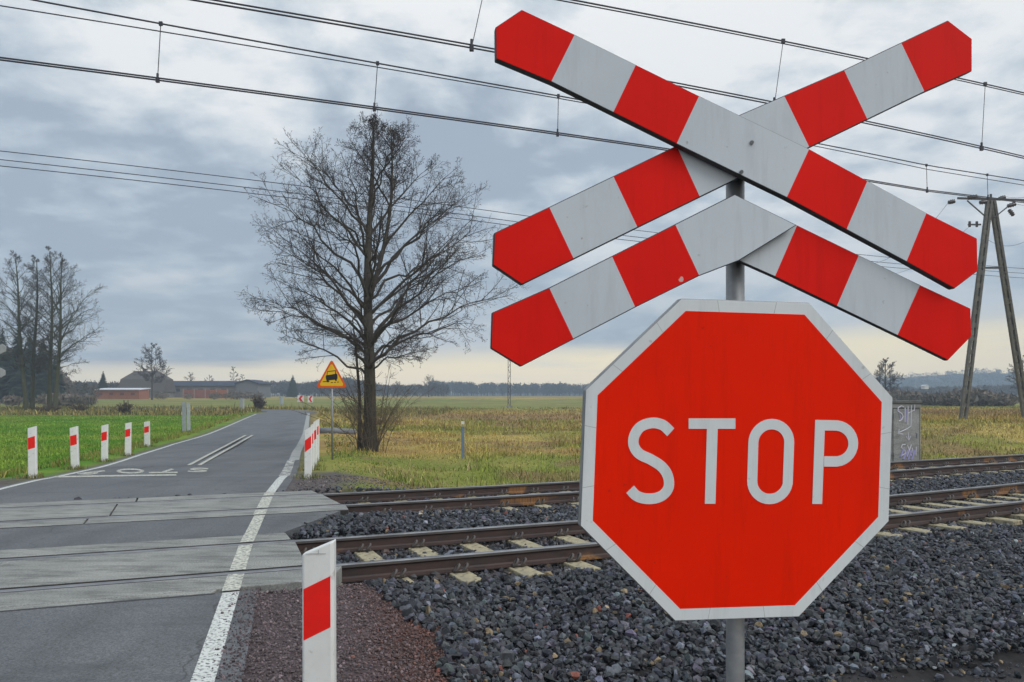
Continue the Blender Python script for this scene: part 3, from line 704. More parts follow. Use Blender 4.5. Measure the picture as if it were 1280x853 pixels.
def stroke_plane(P, pts, wd, lift):
    W = [P(x, y, lift) for x, y in pts]; W2 = np.array([[(p - P.c) @ P.u, (p - P.c) @ P.w] for p in W]); n = len(W2)
    T = np.gradient(W2, axis=0); T /= np.linalg.norm(T, axis=1)[:, None]; nn = np.stack([-T[:, 1], T[:, 0]], -1) * wd / 2
    out_ = []
    for sg in (1, -1): out_.append([P.c + P.n * lift + P.u * a + P.w * b for a, b in W2 + sg * nn])
    V = out_[0] + out_[1]; return V, [(i, i + 1, n + i + 1, n + i) for i in range(n - 1)]
def smooth_path(pts, k=6):
    P = np.array(pts, float); P = np.vstack([2 * P[0] - P[1], P, 2 * P[-1] - P[-2]]); out_ = []
    for i in range(1, len(P) - 2):
        for j in range(k):
            t = j / k; p0, p1, p2, p3 = P[i - 1:i + 3]
            out_.append(.5 * (2 * p1 + (p2 - p0) * t + (2 * p0 - 5 * p1 + 4 * p2 - p3) * t * t + (3 * p1 - p0 - 3 * p2 + p3) * t ** 3))
    return out_ + [P[-2]]
LW = 13.2 / F * 2.0
def letter(pts, close=False, sm_=True):
    p = smooth_path(pts) if sm_ else pts
    V, f = stroke_plane(OP, p, LW, .0012); MB_ = MB().add(rel(V), f); fix(MB_.build('letter', SWHITE, plate))
letter([(838.5, 540.5), (828.3, 531.5), (815, 528.9), (800.8, 533.6), (792.9, 545), (792.2, 557), (799.2, 567.5), (813.5, 574.6), (826.9, 583.4), (834.5, 594.5), (836, 607.9), (830.3, 617.6), (820, 622.8), (807, 623.5), (795.5, 619.8), (787.6, 611.8)])
T_ = MB()
for quad in ([(860.8, 523.2), (919.3, 523.2), (919.3, 536.3), (860.8, 536.3)], [(883.6, 536.3), (897.1, 536.3), (894.3, 630), (881, 630)]): T_.add(rel([OP(x, y, .0012) for x, y in quad]), [(0, 1, 2, 3)])
fix(T_.build('letter', SWHITE, plate))
Oc = [(963.4 + 22.4 * math.cos(R(a)), 553.4 - 23 * math.sin(R(a))) for a in range(0, 181, 10)] + [(963.4 + 22.4 * math.cos(R(a)), 601 - 23 * math.sin(R(a))) for a in range(180, 360, 10)]
Oc = [(x_ + (577 - y_) * .03, y_) for x_, y_ in Oc]
W2 = np.array([[(p_ - OP.c) @ OP.u, (p_ - OP.c) @ OP.w] for p_ in (OP(x_, y_, .0012) for x_, y_ in Oc)]); T2 = np.roll(W2, -1, 0) - np.roll(W2, 1, 0); T2 /= np.linalg.norm(T2, axis=1)[:, None]; N2 = np.stack([-T2[:, 1], T2[:, 0]], -1) * LW / 2; nO = len(W2)
O_ = MB().add(rel([OP.c + OP.n * .0012 + OP.u * a + OP.w * b for sg in (1, -1) for a, b in W2 + sg * N2]), [(k, (k + 1) % nO, nO + (k + 1) % nO, nO + k) for k in range(nO)]); fix(O_.build('letter', SWHITE, plate))
P_ = MB(); 
V, f = stroke_plane(OP, [(1025.2, 525.2), (1021.5, 630.2)], LW, .0012); P_.add(rel(V), f)
V, f = stroke_plane(OP, [(1031, 531.8), (1043, 532)] + [(1044 + 22.6 * math.cos(R(a)), 554.6 - 22.6 * math.sin(R(a))) for a in range(84, -91, -12)] + [(1030, 577)], LW, .0012); P_.add(rel(V), f)
fix(P_.build('letter', SWHITE, plate))

unit2 = lambda v: v / (np.linalg.norm(v) + 1e-12)
CPF = Plane((post_x, OP.c[1] + .0, 2.2), R(9), 0, 0); CPB = Plane((post_x, OP.c[1] + .026, 2.2), R(9), 0, 0)
def arm(P, outline, cuts, red_first, depth=.021, name='cross_arm'):
    """outline px polygon; cuts = pairs of px giving the stripe borders, ordered along the arm"""
    W = [P(*p) for p in outline]; cen_ = sum(W) / len(W)
    mb = MB().prism(rel([p - P.n * .001 for p in W]), -P.n * depth)
    o = fix(mb.build(name, EDGE, sign, False, .002))
    # clip the outline into stripes
    u2 = lambda p: np.array([(p - P.c) @ P.u, (p - P.c) @ P.w])
    raw = [u2(p) for p in W]; poly = []
    ar = sum(raw[i][0] * raw[(i + 1) % len(raw)][1] - raw[(i + 1) % len(raw)][0] * raw[i][1] for i in range(len(raw))); sg_ = 1 if ar > 0 else -1
    for i in range(len(raw)):
        d1, d2 = unit2(raw[i] - raw[i - 1]), unit2(raw[(i + 1) % len(raw)] - raw[i]); n1_, n2_ = np.array([-d1[1], d1[0]]) * sg_, np.array([-d2[1], d2[0]]) * sg_
        bis = unit2(n1_ + n2_); poly.append(raw[i] + bis * .0024 / max(.4, bis @ n1_))
    bands = []
    def clip(poly, a, b, keep):
        d = b - a; nrm = np.array([-d[1], d[0]]); r_ = []
        for i in range(len(poly)):
            p, q = poly[i], poly[(i + 1) % len(poly)]; fp, fq = (p - a) @ nrm * keep, (q - a) @ nrm * keep
            if fp >= 0: r_.append(p)
            if fp * fq < 0: r_.append(p + (q - p) * fp / (fp - fq))
        return r_
    rest = poly; first = u2(W[0])
    for a, b in cuts:
        a2, b2 = u2(P(*a)), u2(P(*b)); d = b2 - a2; sgn = np.sign((first - a2) @ np.array([-d[1], d[0]]))
        bands.append(clip(rest, a2, b2, sgn)); rest = clip(rest, a2, b2, -sgn)
    bands.append(rest)
    mbs = MB()
    for i, bd in enumerate(bands):
        mbs.add(rel([P.c + P.u * a + P.w * b + P.n * .0008 for a, b in bd]), [tuple(range(len(bd)))], 0 if (i % 2 == 0) == red_first else 1)
    fix(mbs.build('striped_face', [RED, WHITE], o)); return o
arm(CPF, [(619.2, 34), (652.4, 11.8), (718.6, 43), (874, 119.7), (1011.5, 186), (1158, 266), (1221.8, 298), (1222.6, 339), (1193, 361.5), (1133, 328), (983, 247.6), (845.4, 180.6), (689, 103), (619.6, 74)],
    [((718.6, 43), (689, 102.5)), ((795.2, 80.3), (766.6, 140.4)), ((874, 119.7), (845.4, 180.6)), ((1011.5, 186), (983, 247.6)), ((1084, 226.5), (1058, 287)), ((1158, 266), (1133, 327))], True)
arm(CPB, [(616.2, 331.6), (617.8, 291.2), (686.3, 258.8), (845.4, 182.3), (927.3, 142.4), (1054.6, 87.4), (1185.2, 25.3), (1215.4, 48.5), (1215.4, 89), (1155.4, 115.5), (1011.5, 185), (926.3, 221.6), (796.8, 285), (652.4, 356.2)],
    [((686.3, 258.8), (717, 323.6)), ((766, 219.5), (796.8, 284.7)), ((845.4, 182.3), (875, 247)), ((980.2, 120.3), (1011.5, 184.4)), ((1054.6, 87.4), (1083.7, 148.8)), ((1126.3, 53.9), (1155.4, 114.9))], True)
arm(CPF, [(613.5, 435.7), (615, 391), (686.3, 359.7), (843.7, 280.4), (918.2, 242.9), (996.3, 281.5), (923.6, 326.3), (874, 345.3), (794, 384.7), (651.2, 458.6)],
    [((686.3, 359.7), (716, 422.2)), ((764.5, 319.8), (794, 384.5)), ((843.7, 280.4), (874, 345))], True, .014, 'lower_arm')
arm(CPB, [(1214.8, 420.6), (1213.7, 385.6), (1150, 356), (996.3, 281.2), (918.2, 242.9), (880, 300), (923.6, 326.6), (968.3, 346.4), (1121.5, 420), (1185, 451.2)],
    [((1150, 356), (1121.5, 419.5)), ((1073.5, 319), (1045.4, 384)), ((996.3, 281.5), (968.3, 346.2))], True, .014, 'lower_arm')
cl_ = MB()
for zz_ in (at(919, 200, 2)[2], at(919, 300, 2)[2], at(919, 430, 2)[2], at(919, 720, 2)[2]):
    cl_.box(np.array([post_x, post_y - .004, zz_]) - O0, (.09, .07, .03))
cl_.build('clamp', GALV, sign, False, .004)
bt = MB()
for x_, y_ in ((927, 215), (940, 178)): bt.tube(rel([CPF(x_, y_, .0), CPF(x_, y_, .006)]), .005, 8)
bt.build('bolt', GALV, sign)

# the same sign on the far side of the line, seen from behind at the left edge
bx, by = at(-31, 0, 17)[0], 17.; bz = hz(bx, by)
back = thing('level_crossing_sign', 'grey back of a crossbuck sign at the left edge of the picture', 'railway sign', (bx, by, bz))
m_ = MB(); cz = at(0, 451, 17)[2] - bz; m_.tube([(0, 0, -.2), (0, 0, cz + .1)], .03, 12); m_.build('post', GALV, back, True)
GBACK = mat('plate_back', (.36, .37, .38), (.30, .31, .32), 6, .6, .3)
for sg, off in ((1, 0), (-1, -.03)):
    a = R(26) * sg; u = np.array([math.cos(a), 0, math.sin(a)]); v = np.array([-math.sin(a), 0, math.cos(a)]); c = np.array([0, .05 + off, cz]); Lh, wh = .69, .088
    m_ = MB().prism([c + u * x_ + v * y_ for x_, y_ in ((-Lh + .05, -wh), (Lh - .05, -wh), (Lh, 0), (Lh - .05, wh), (-Lh + .05, wh), (-Lh, 0))], (0, .025, 0)); fix(m_.build('cross_arm', GBACK, back))
m_ = MB().prism([(.4 * math.cos(R(22.5 + 45 * i)) / .924, -.04, cz - .62 + .4 * math.sin(R(22.5 + 45 * i)) / .924) for i in range(8)], (0, -.02, 0)); fix(m_.build('stop_plate', GBACK, back))

# ------------------------------------------------------------------ white delineator posts
PW_M = mat('post_white_plastic', (.74, .75, .74), (.66, .67, .65), 7, .45, .35, c3=(.36, .34, .30), s3=17, t3=(.60, .80))
BAND_M = mat('reflector_red', (.85, .008, .003), (.78, .008, .003), 12, .35, .4)
POSTS = []
def delineator(px_l, px_r, y_top, y_base, Y, label, group, rise=.045, ybase_z=None, bands=(.17, .43), hgt=None, rz=.2):
    X = ((px_l + px_r) / 2 - 640) / F * Y; wd = (px_r - px_l) / F * Y; zb = hz(X, Y); ht = at(0, y_top, Y)[2] - zb
    o = thing('delineator_post', label, 'marker post', (X, Y, zb), rz, group)
    d = wd * .42; w2 = wd / 2; ch = wd * .18; b = wd * .05
    # hollow-backed trapezoid section with bevelled front corners and a slanted top
    POSTS.append((X, Y)); sec = [(-w2, 0), (-w2 + b, -ch * .4), (w2 - ch * .6, -ch * .4), (w2, 0), (w2, d), (-w2, d)]
    m_ = MB(); n = len(sec); top = lambda x_: ht - rise + rise * 2 * (x_ / wd + .0)
    m_.add([(x_, y_, -.25) for x_, y_ in sec] + [(x_, y_, top(x_)) for x_, y_ in sec], [tuple(range(n))[::-1], tuple(range(n, 2 * n))] + [(i, (i + 1) % n, n + (i + 1) % n, n + i) for i in range(n)])
    fix(m_.build('post_body', PW_M, o, False, .006 if wd > .12 and Y < 6 else 0))
    xa, xb = -w2 + b, w2 - ch * .6; yb_ = -ch * .4 - .0015
    sl = rise * 2 / wd * 1.15
    m_ = MB().prism([(xa, yb_, ht - bands[1] + sl * xa), (xb, yb_, ht - bands[1] + sl * xb), (xb, yb_, ht - bands[0] + sl * xb), (xa, yb_, ht - bands[0] + sl * xa)], (0, .0013, 0))
    fix(m_.build('red_band', BAND_M, o)); o.rotation_euler = (R(rng.normal(0, .8)), R(rng.normal(0, .9 if Y > 6 else .2)), rz); return o
Yn = 4.15
o = delineator(378.5, 418, 677, 900, Yn, 'tall white plastic post with a slanted red band, nearest the camera', 'red banded white marker posts', .034, bands=(.21, .475), rz=.06)
sc = MB(); wdn = 39.5 / F * Yn
sc.box((-.01, -.016, at(0, 692, Yn)[2] - o.location.z), (.105, .0012, .0022)); sc.box((.004, -.016, at(0, 690, Yn)[2] - o.location.z), (.0025, .0012, .022))
sc.build('scratch', mat('scuff', (.36, .36, .35)), o)
for (l, r, t, b, Y), lab in zip(((35.7, 45.2, 533, 595, 16.5), (89, 98, 533, 585, 19.6), (126.5, 134, 530.5, 575.5, 22.7), (156, 163, 528, 568, 25.6), (180.5, 187, 526.5, 558.5, 32)),
        ('leftmost and largest of the white posts on the left verge', 'second white post from the left, beside the lawn', 'third white post from the left, in the middle of the lawn row', 'fourth white post from the left along the lawn edge', 'farthest and smallest white post beside the lawn')):
    delineator(l, r, t, b, Y, lab, 'white posts along the left verge', .02, bands=(.22, .46))
for (l, r, t, b, Y), lab in zip(((380.5, 389.6, 532.5, 595.5, 16.4), (384.8, 392.5, 531, 584.5, 19.2), (388, 395.8, 527, 578, 20.6), (391.6, 398.9, 523.5, 568, 22.9)),
        ('frontmost white post in the overlapping row right of the road', 'second white post in the overlapping row right of the road', 'third white post in the overlapping row right of the road', 'rearmost white post in the overlapping row right of the road')):
    delineator(l, r, t, b, Y, lab, 'white posts along the right verge', .05, bands=(.25, .49), rz=.2)

pp = np.array([p_ for p_ in POSTS if p_[1] > 10]); pn = rng.integers(0, len(pp), 1500); a_ = rng.uniform(0, 6.283, 1500); r_ = .07 + np.abs(rng.normal(0, .14, 1500))
x, y = pp[pn, 0] + np.cos(a_) * r_, pp[pn, 1] + np.sin(a_) * r_; k = (road_out(x, y) > .1); x, y = x[k], y[k]; n = len(x)
blades('verge_grass', x, y, rng.uniform(.05, .17, n), .014, np.where(rng.random((n, 1)) < .5, np.array([[.10, .14, .03]]), np.array([[.25, .21, .08]])) * rng.lognormal(0, .25, (n, 1)), .5)
# ------------------------------------------------------------------ other small signs
def zrel(o, py, Y): return at(0, py, Y)[2] - o.location.z
Y = 23.7; X = (414.5 - 640) / F * Y
tri = thing('warning_sign', 'yellow triangular warning sign with a tilted car on a thin grey pole', 'road sign', (X, Y, hz(X, Y)), .1)
zt, zb_ = zrel(tri, 449, Y), zrel(tri, 485, Y); hw = .46
MB().tube([(.02, .05, -.2), (.0, .05, zt - .25)], .032, 10).build('pole', GALV, tri, True)
def rtri(sc_, y_):
    c = np.array([0, y_, (2 * zb_ + zt) / 3]); out_ = []
    pts = [np.array([-hw, y_, zb_]), np.array([hw, y_, zb_]), np.array([0, y_, zt])]
    for i in range(3):
        p, a, b = pts[i], pts[i - 1], pts[(i + 1) % 3]
        for t, (u, v) in ((.09, (a, b)), (0, (a, b)), (.09, (b, a))):
            out_.append(p + (u - p) * t if t else p + ((a - p) + (b - p)) * .028)
    return [c + (p - c) * sc_ for p in out_]
ORANGE = mat('sign_orange_red', (.70, .10, .01), (.62, .08, .01), 8, .45); YEL = mat('sign_yellow', (.75, .47, .01), (.70, .42, .01), 8, .45); BLK = mat('sign_black', (.012, .012, .012), (.02, .02, .02), 8, .5)
pl_ = fix(MB().prism(rtri(1, 0.), (0, .02, 0)).build('plate', ORANGE, tri))
fix(MB().add(rtri(.80, -.002), [tuple(range(9))]).build('yellow_face', YEL, pl_))
cx_ = lambda px, py: (((px - 414.5) / F * Y), -.004, zrel(tri, py, Y))
pc = MB()
for poly in ([(407.2, 471.5), (407.6, 469.5), (420.6, 467.3), (421.6, 468.4), (421.9, 473.2), (420.6, 474.6), (408.2, 476.2)], [(408.7, 475.5), (411, 475.3), (411.2, 478), (409, 478.2)], [(418.6, 474), (420.8, 473.8), (421, 476.2), (418.9, 476.4)],
             [(403.6, 477), (412, 476.4), (412.2, 477.4), (403.8, 478)], [(413.6, 478), (416, 477.8), (416.1, 478.9), (413.8, 479)], [(417.5, 477.8), (419.6, 477.5), (419.8, 478.6), (417.7, 478.8)], [(421.2, 477.4), (423.4, 477.2), (423.5, 478.2), (421.4, 478.4)],
             [(408.4, 469.8), (409.2, 464.4), (410, 464.3), (409.2, 469.7)], [(418.9, 468.2), (418.8, 463.4), (419.6, 463.3), (420.2, 468)], [(409, 465.2), (409.4, 464.2), (419.4, 463.1), (419.4, 464.1)]):
    pc.add([cx_(*p) for p in poly], [tuple(range(len(poly)))])
fix(pc.build('car_symbol', BLK, pl_))

CHW = mat('chevron_white', (.72, .72, .70)); CHR = mat('chevron_red', (.62, .015, .02))
for (l, r, t, b), lab in (((372, 379.8, 494.4, 502.6), 'left one of two small red and white chevron boards at the bend'), ((384.8, 391.2, 495, 503.2), 'right one of two small red and white chevron boards at the bend')):
    Y = 108.; X = ((l + r) / 2 - 640) / F * Y; o = thing('chevron_board', lab, 'chevron sign', (X, Y, hz(X, Y)), .15, 'chevron boards at the bend')
    wd = (r - l) / F * Y; z0, z1 = zrel(o, b, Y), zrel(o, t, Y); zm = (z0 + z1) / 2
    bd = MB().box((0, 0, zm), (wd, .03, z1 - z0)).build('board', CHW, o)
    mr = MB()
    for sg in (1, -1): mr.add([(-wd * .34, -.02, zm), (wd * .02, -.02, zm + sg * (z1 - z0) * .46), (wd * .40, -.02, zm + sg * (z1 - z0) * .46), (wd * .04, -.02, zm)], [(0, 1, 2, 3)])
    fix(mr.build('chevron', CHR, bd))
    for sx in (-.3, .3): MB().tube([(sx * wd, .04, -.2), (sx * wd, .04, z0 + .1)], .03, 6).build('leg', GALV, o)
GREYB = mat('board_grey', (.30, .33, .36), (.24, .265, .29), 5, .55, .4)
for px, t, b, Y, wpx, lab in ((233, 503, 541, 46., 9.5, 'tall grey roadside board seen edge-on beside the lawn, nearest of its kind'), (303, 498, 515.5, 97., 5, 'grey roadside board standing where the road reaches the bend'), (328, 496, 506, 150., 5, 'small pale grey board beyond the bend, left of the pair'), (352, 496, 506.5, 150., 5, 'small pale grey board beyond the bend, right of the pair')):
    X = (px - 640) / F * Y; o = thing('roadside_board', lab, 'board', (X, Y, hz(X, Y)), .25, 'grey boards along the road')
    z1 = zrel(o, t, Y); wd = wpx / F * Y; 
    m_ = MB(); m_.prism([(-wd / 2, 0, -.1), (-wd * .02, 0, -.1), (-wd * .06, 0, z1), (-wd * .55, 0, z1)], (0, .03, 0)); fix(m_.build('board', GREYB, o))
    m_ = MB(); m_.prism([(wd * .06, .06, -.1), (wd / 2, .06, -.1), (wd * .42, .06, z1 - .03), (wd * .0, .06, z1 - .03)], (0, .03, 0)); fix(m_.build('side_flange', mat('board_pale', (.40, .43, .46)), o))
Y = 27.5; X = (578.5 - 640) / F * Y; o = thing('marker_stake', 'thin blue-grey stake standing alone in the meadow', 'stake', (X, Y, hz(X, Y)))
z1 = zrel(o, 528, Y); MB().box((0, 0, z1 / 2 - .2), (.10, .05, z1 + .1)).build('stake', mat('stake_blue', (.16, .22, .30), (.12, .17, .24)), o, False, .006); MB().box((0, -.0, z1 - .02), (.108, .058, .10)).build('white_cap', CHW, o)
Y = 44.; p0, p1 = at(397, 541, Y), at(443, 544, Y); zc = hz(p0[0], Y) + .16
o = thing('culvert_pipe', 'grey concrete pipe lying in the ditch beside the road', 'pipe', (p0[0], Y, zc)); PIPE = mat('pipe_grey', (.20, .215, .24), (.15, .16, .18))
MB().tube([(0, 0, 0), (p1[0] - p0[0], .5, -.1)], .17, 14).build('barrel', PIPE, o, True); MB().tube([(-.06, -.015, 0), (.12, .03, 0)], .20, 14).build('collar', PIPE, o, True)
Y = 180.; X = (78 - 640) / F * Y; o = thing('direction_sign', 'small green road sign behind the bare trees on the left', 'road sign', (X, Y, hz(X, Y)))
z0, z1 = zrel(o, 495, Y), zrel(o, 483.5, Y); bd = MB().box((0, 0, (z0 + z1) / 2), (1.5, .06, z1 - z0)).build('board', mat('sign_green', (.01, .22, .13)), o)
for sx in (-.5, .5): MB().tube([(sx, .06, -.2), (sx, .06, z0 + .2)], .05, 6).build('leg', GALV, o)

# ------------------------------------------------------------------ trackside cabinet with graffiti
Y = 22.6; xl_, xr_ = at(1113, 0, Y)[0], at(1152.3, 0, Y)[0]; X = (xl_ + xr_) / 2; wd = xr_ - xl_
o = thing('trackside_cabinet', 'grey concrete cabinet with white and violet graffiti behind the tracks', 'cabinet', (X, Y, hz(X, Y)), .12)
CAB = concrete('cabinet_concrete', (.34, .345, .34), (.28, .285, .28))
z1 = zrel(o, 501, Y); MB().box((0, .3, (z1 - .08) / 2 - .15), (wd, .6, z1 - .08 + .3)).build('body', CAB, o, False, .015)
MB().box((0, .3, z1 - .035), (wd * 1.06, .68, .09)).build('lid', concrete('lid_concrete', (.15, .155, .155), (.12, .125, .12)), o, False, .012)
dr_o = MB().box((0, -.004, z1 * .48), (wd * .88, .016, z1 * .80)).build('door', CAB, o, False, .004)
MB().box((wd * .36, -.02, z1 * .5), (.03, .03, .14)).build('handle', GALV, dr_o, False, .004)
for hz_ in (.2, .75): MB().tube([(-wd * .43, -.018, z1 * hz_), (-wd * .43, -.018, z1 * hz_ + .1)], .014, 8).build('hinge', GALV, dr_o)
MB().box((0, -.002, z1 * .48), (wd * .92, .008, z1 * .835)).build('door_seam', mat('seam_dark', (.06, .06, .06)), o)
g1, g2 = MB(), MB()
def gl(mb, pts, r): mb.tube([((px - 1134.5) / F * Y, -.014, zrel(o, py, Y)) for px, py in pts], r, 5)
gl(g1, [(1131, 509), (1128, 507.5), (1123.5, 510), (1123, 514), (1128, 517), (1130, 521), (1128, 525), (1124.5, 526.5)], .018)
gl(g1, [(1132.8, 510), (1132.4, 528)], .016); gl(g1, [(1136.6, 508), (1136, 531)], .016); gl(g1, [(1141, 507), (1140.3, 533), (1136, 536), (1124, 541)], .014); gl(g1, [(1136, 517), (1144.5, 513)], .012); gl(g1, [(1145.6, 506), (1145, 514)], .012)
gl(g1, [(1125, 537), (1123, 542.5), (1130, 543)], .013); gl(g1, [(1136.5, 541), (1137.4, 550)], .014); gl(g1, [(1134, 546), (1137.4, 551), (1140, 545.5)], .013)
gl(g1, [(1133, 556), (1129, 556), (1127.5, 559.5), (1132, 563), (1133, 567), (1128.5, 569.5)], .017); gl(g1, [(1135.4, 556.5), (1141, 570)], .015); gl(g1, [(1141, 556), (1135.4, 571)], .015); gl(g1, [(1142, 560), (1143.6, 570), (1145.5, 564), (1147, 570), (1147.6, 559)], .014)
for a, b in (((1126.5, 571), (1131, 561)), ((1130, 574), (1137, 563)), ((1136, 575), (1141, 563)), ((1141, 575), (1146, 563))): gl(g2, [a, b], .03)
for pts_ in ([(1124, 512), (1126.5, 524)], [(1134.4, 512), (1134.1, 528)]): gl(g2, pts_, .014)
g2.build('graffiti', mat('graffiti_violet', (.34, .31, .58), (.36, .34, .58), 20), o); g1.build('graffiti', mat('graffiti_white', (.66, .65, .70), (.6, .59, .66), 20), o)

# ------------------------------------------------------------------ A-frame concrete power pole
POLE = concrete('pole_concrete', (.16, .155, .14), (.12, .118, .11)); STEEL = mat('dark_steel', (.045, .045, .05), (.07, .07, .07), 10, .6, .4); INS = mat('insulator', (.03, .025, .03), (.05, .04, .04), 10, .25, .6)
Y = 55.; base = at(1222, 0, Y); bz = hz(base[0], Y)
o = thing('power_pole', 'tall A-shaped concrete power pole with pierced legs and a steel crossarm', 'utility pole', (base[0], Y, bz))
def lp(px, py, dy=0.): p = at(px, py, Y + dy); return p - np.array([base[0], Y, bz])
def pierced_leg(a, b, w_, d_, nh):
    a, b = np.array(a), np.array(b); m_ = MB(); dr = b - a; x_ = np.array([1., 0, 0]); x_ -= dr * (x_ @ dr) / (dr @ dr); x_ /= np.linalg.norm(x_)
    m_.bar(a - x_ * w_ * .34, b - x_ * w_ * .24, w_ * .32, d_, up=(0, -1, 0)); m_.bar(a + x_ * w_ * .34, b + x_ * w_ * .24, w_ * .32, d_, up=(0, -1, 0))
    for i in range(nh):
        t = (i + .3) / nh; p = a + dr * t; q = a + dr * min(1, t + .35 / nh); m_.bar(p, q, w_ * .5, d_ * .7, up=(0, -1, 0))
    return m_.build('leg', POLE, o)
top = lp(1238.5, 252); l1 = lp(1203, 529); l1[2] = -.3; l2 = lp(1284, 505, 3); l2[2] = -.3
pierced_leg(l1, lp(1237, 249), .50, .24, 17); pierced_leg(l2, lp(1240, 249), .50, .24, 17)
MB().bar(lp(1226, 335), lp(1252, 335), .15, .12).build('brace', STEEL, o); MB().bar(lp(1197, 248), lp(1283, 250.5), .13, .13).build('crossarm', STEEL, o)
m_ = MB(); m_.bar(lp(1209, 251), lp(1233, 272), .07, .07); m_.bar(lp(1268, 252), lp(1243, 272), .07, .07); m_.build('arm_strut', STEEL, o)
MB().tube([lp(1238.5, 252), lp(1238.5, 243)], .08, 8).build('top_pin', STEEL, o)
for a, b in (((1185, 253.5), (1194, 251.5)), ((1209, 248), (1222, 245.5)), ((1224, 253.5), (1234, 252)), ((1248, 249), (1257, 246.5)), ((1259, 258), (1270, 255)), ((1261, 262), (1267, 270))):
    A_, B_ = lp(*a), lp(*b); t = np.linspace(0, 1, 9); MB().tube([A_ + (B_ - A_) * v for v in t], [.05, .15, .10, .17, .10, .17, .10, .15, .05], 8).build('insulator', INS, o, True)
MB().bar(lp(1210, 281), lp(1226, 281), .1, .1).build('bracket', STEEL, o); MB().tube([lp(1212, 284), lp(1212, 277)], .08, 6).build('insulator', INS, o); MB().tube([lp(1221, 284), lp(1221, 277)], .08, 6).build('insulator', INS, o)
WIRE = mat('wire_dark', (.03, .032, .045), (.045, .045, .055), 5, .5, .4)
def free_wire(a, b, Ya, Yb, sag, r, label):
    A_, B_ = at(*a, Ya), at(*b, Yb); t = np.linspace(0, 1, 24)[:, None]; P = A_ + (B_ - A_) * t - np.array([0, 0, 1]) * (4 * sag * t * (1 - t))
    tag(MB().tube(P - A_, r, 5).build('power_wire', WIRE), label, 'wire', 'wires of the power pole').location = A_
free_wire((1185, 254), (1090, 330), 55, 62, .8, .012, 'thin wire slanting down left from the lower crossarm insulator')
free_wire((1211, 284), (1100, 345), 55, 70, .8, .010, 'thin wire falling left from the small pole bracket')
free_wire((1257, 246), (1330, 228), 55, 48, .4, .012, 'thin wire rising right from the crossarm end')
free_wire((1270, 255), (1330, 240), 55, 48, .4, .012, 'thin wire leaving the right insulator towards the picture edge')
free_wire((1235, 300), (1330, 255), 55, 45, 1.2, .010, 'slack thin wire hanging right of the pole top')

# lattice mast far out in the meadow
Y = 132.; X = (636.5 - 640) / F * Y; o = thing('lattice_mast', 'slim steel lattice mast far out in the meadow, below the crossbuck tip', 'mast', (X, Y, hz(X, Y)))
hm_ = zrel(o, 400, Y)
for sx in (-.21, .21):
    for sy in (-.15, .15): MB().tube([(sx, sy, -.1), (sx * .75, sy, hm_)], .045, 4).build('upright', STEEL, o)
m_ = MB()
for i in range(16):
    a, b = hm_ * i / 16, hm_ * (i + 1) / 16; k = 1 if i % 2 else -1; m_.tube([(-.2 * k, -.15, a), (.2 * k, -.15, b)], .035, 4)
m_.build('lacing', STEEL, o); MB().box((0, 0, .05), (1.0, .8, .3)).build('footing', CAB, o)

# ------------------------------------------------------------------ overhead line
def fit_wire(pts, q, deg=2, ext=8.):
    ss, zz = [], []
    for x_, y_ in pts:
        t = 10.
        for _ in range(40):
            P = np.array([(x_ - 640) / F * t, t]); s, qq = to_sq(*P); t *= 1 + (q - qq) * .06
        ss.append(s); zz.append(HC - (y_ - HZ) / F * t)
    c = np.polyfit(ss, zz, deg); a, b = min(ss), max(ss)
    da, db = np.polyval(np.polyder(c), a), np.polyval(np.polyder(c), b)
    def zf(s):
        s = np.asarray(s, float); zc_ = np.polyval(c, np.clip(s, a, b)); return zc_ + np.minimum(s - a, 0) * da + np.maximum(s - b, 0) * db
    return zf, a - ext, b + ext
def s_on(x_, q):
    t = 10.
    for _ in range(60):
        P = np.array([(x_ - 640) / F * t, t]); s, qq = to_sq(*P); t *= 1 + (q - qq) * .06
    return float(s)
def wire_part(zf, a, b, q, r, name, parent, dz=0., dq=0.):
    s = np.linspace(a, b, 60); return MB().tube(SQ(s, q + dq, zf(s) + dz), r, 6).build(name, WIRE, parent, True)
def dropper(parent, q, xt, zt_, zb_, r=.006, xb=None):
    st = s_on(xt, q); sb = s_on(xb if xb else xt, q); a = SQ(np.array([st]), q, zt_(st))[0]; b = SQ(np.array([sb]), q, zb_(sb))[0]
    m_ = MB().tube([a, b], r, 5); m_.box(a, (.05, .03, .06)); m_.tube([b, b + [0, 0, .10]], .018, 6); m_.box(b, (.05, .04, .07)); m_.build('dropper', WIRE, parent)
qa, qb = G / 2, Q3 + G / 2
nearline = thing('overhead_line', 'overhead contact line of the near track, highest wires across the picture with droppers', 'catenary', (0, 0, 0))
zc1, a, b = fit_wire([(225, 0), (371, 21.5), (589, 57.5), (617, 64), (862, 112), (920, 121), (1082, 156), (1280, 197.5)], qa)
wire_part(zc1, a, b, qa, .0095, 'contact_wire', nearline); wire_part(zc1, a, b, qa, .0095, 'contact_wire', nearline, .045, .02)
zm1, a2, b2 = fit_wire([(715, 0), (920, 39.5), (979, 52), (1079, 71.5), (1200, 99), (1280, 116)], qa)
wire_part(zm1, a2 - 2, b2, qa, .0105, 'messenger_wire', nearline); wire_part(zm1, a2 - 2, b2, qa, .008, 'messenger_wire', nearline, -.03, .01)
dropper(nearline, qa, 979, zm1, zc1, .005, 968); dropper(nearline, qa, 1231.5, zm1, zc1, .005, 1227); dropper(nearline, qa, 607, zm1, zc1, .005, 589.5)
farline = thing('overhead_line', 'overhead contact line of the far track, lower wire pair with droppers above the tree', 'catenary', (0, 0, 0))
zc2, a, b = fit_wire([(0, 75.5), (197, 101.5), (468, 135.5), (584, 151), (640, 160), (826, 187), (1093, 230), (1159, 239), (1280, 253)], qb)
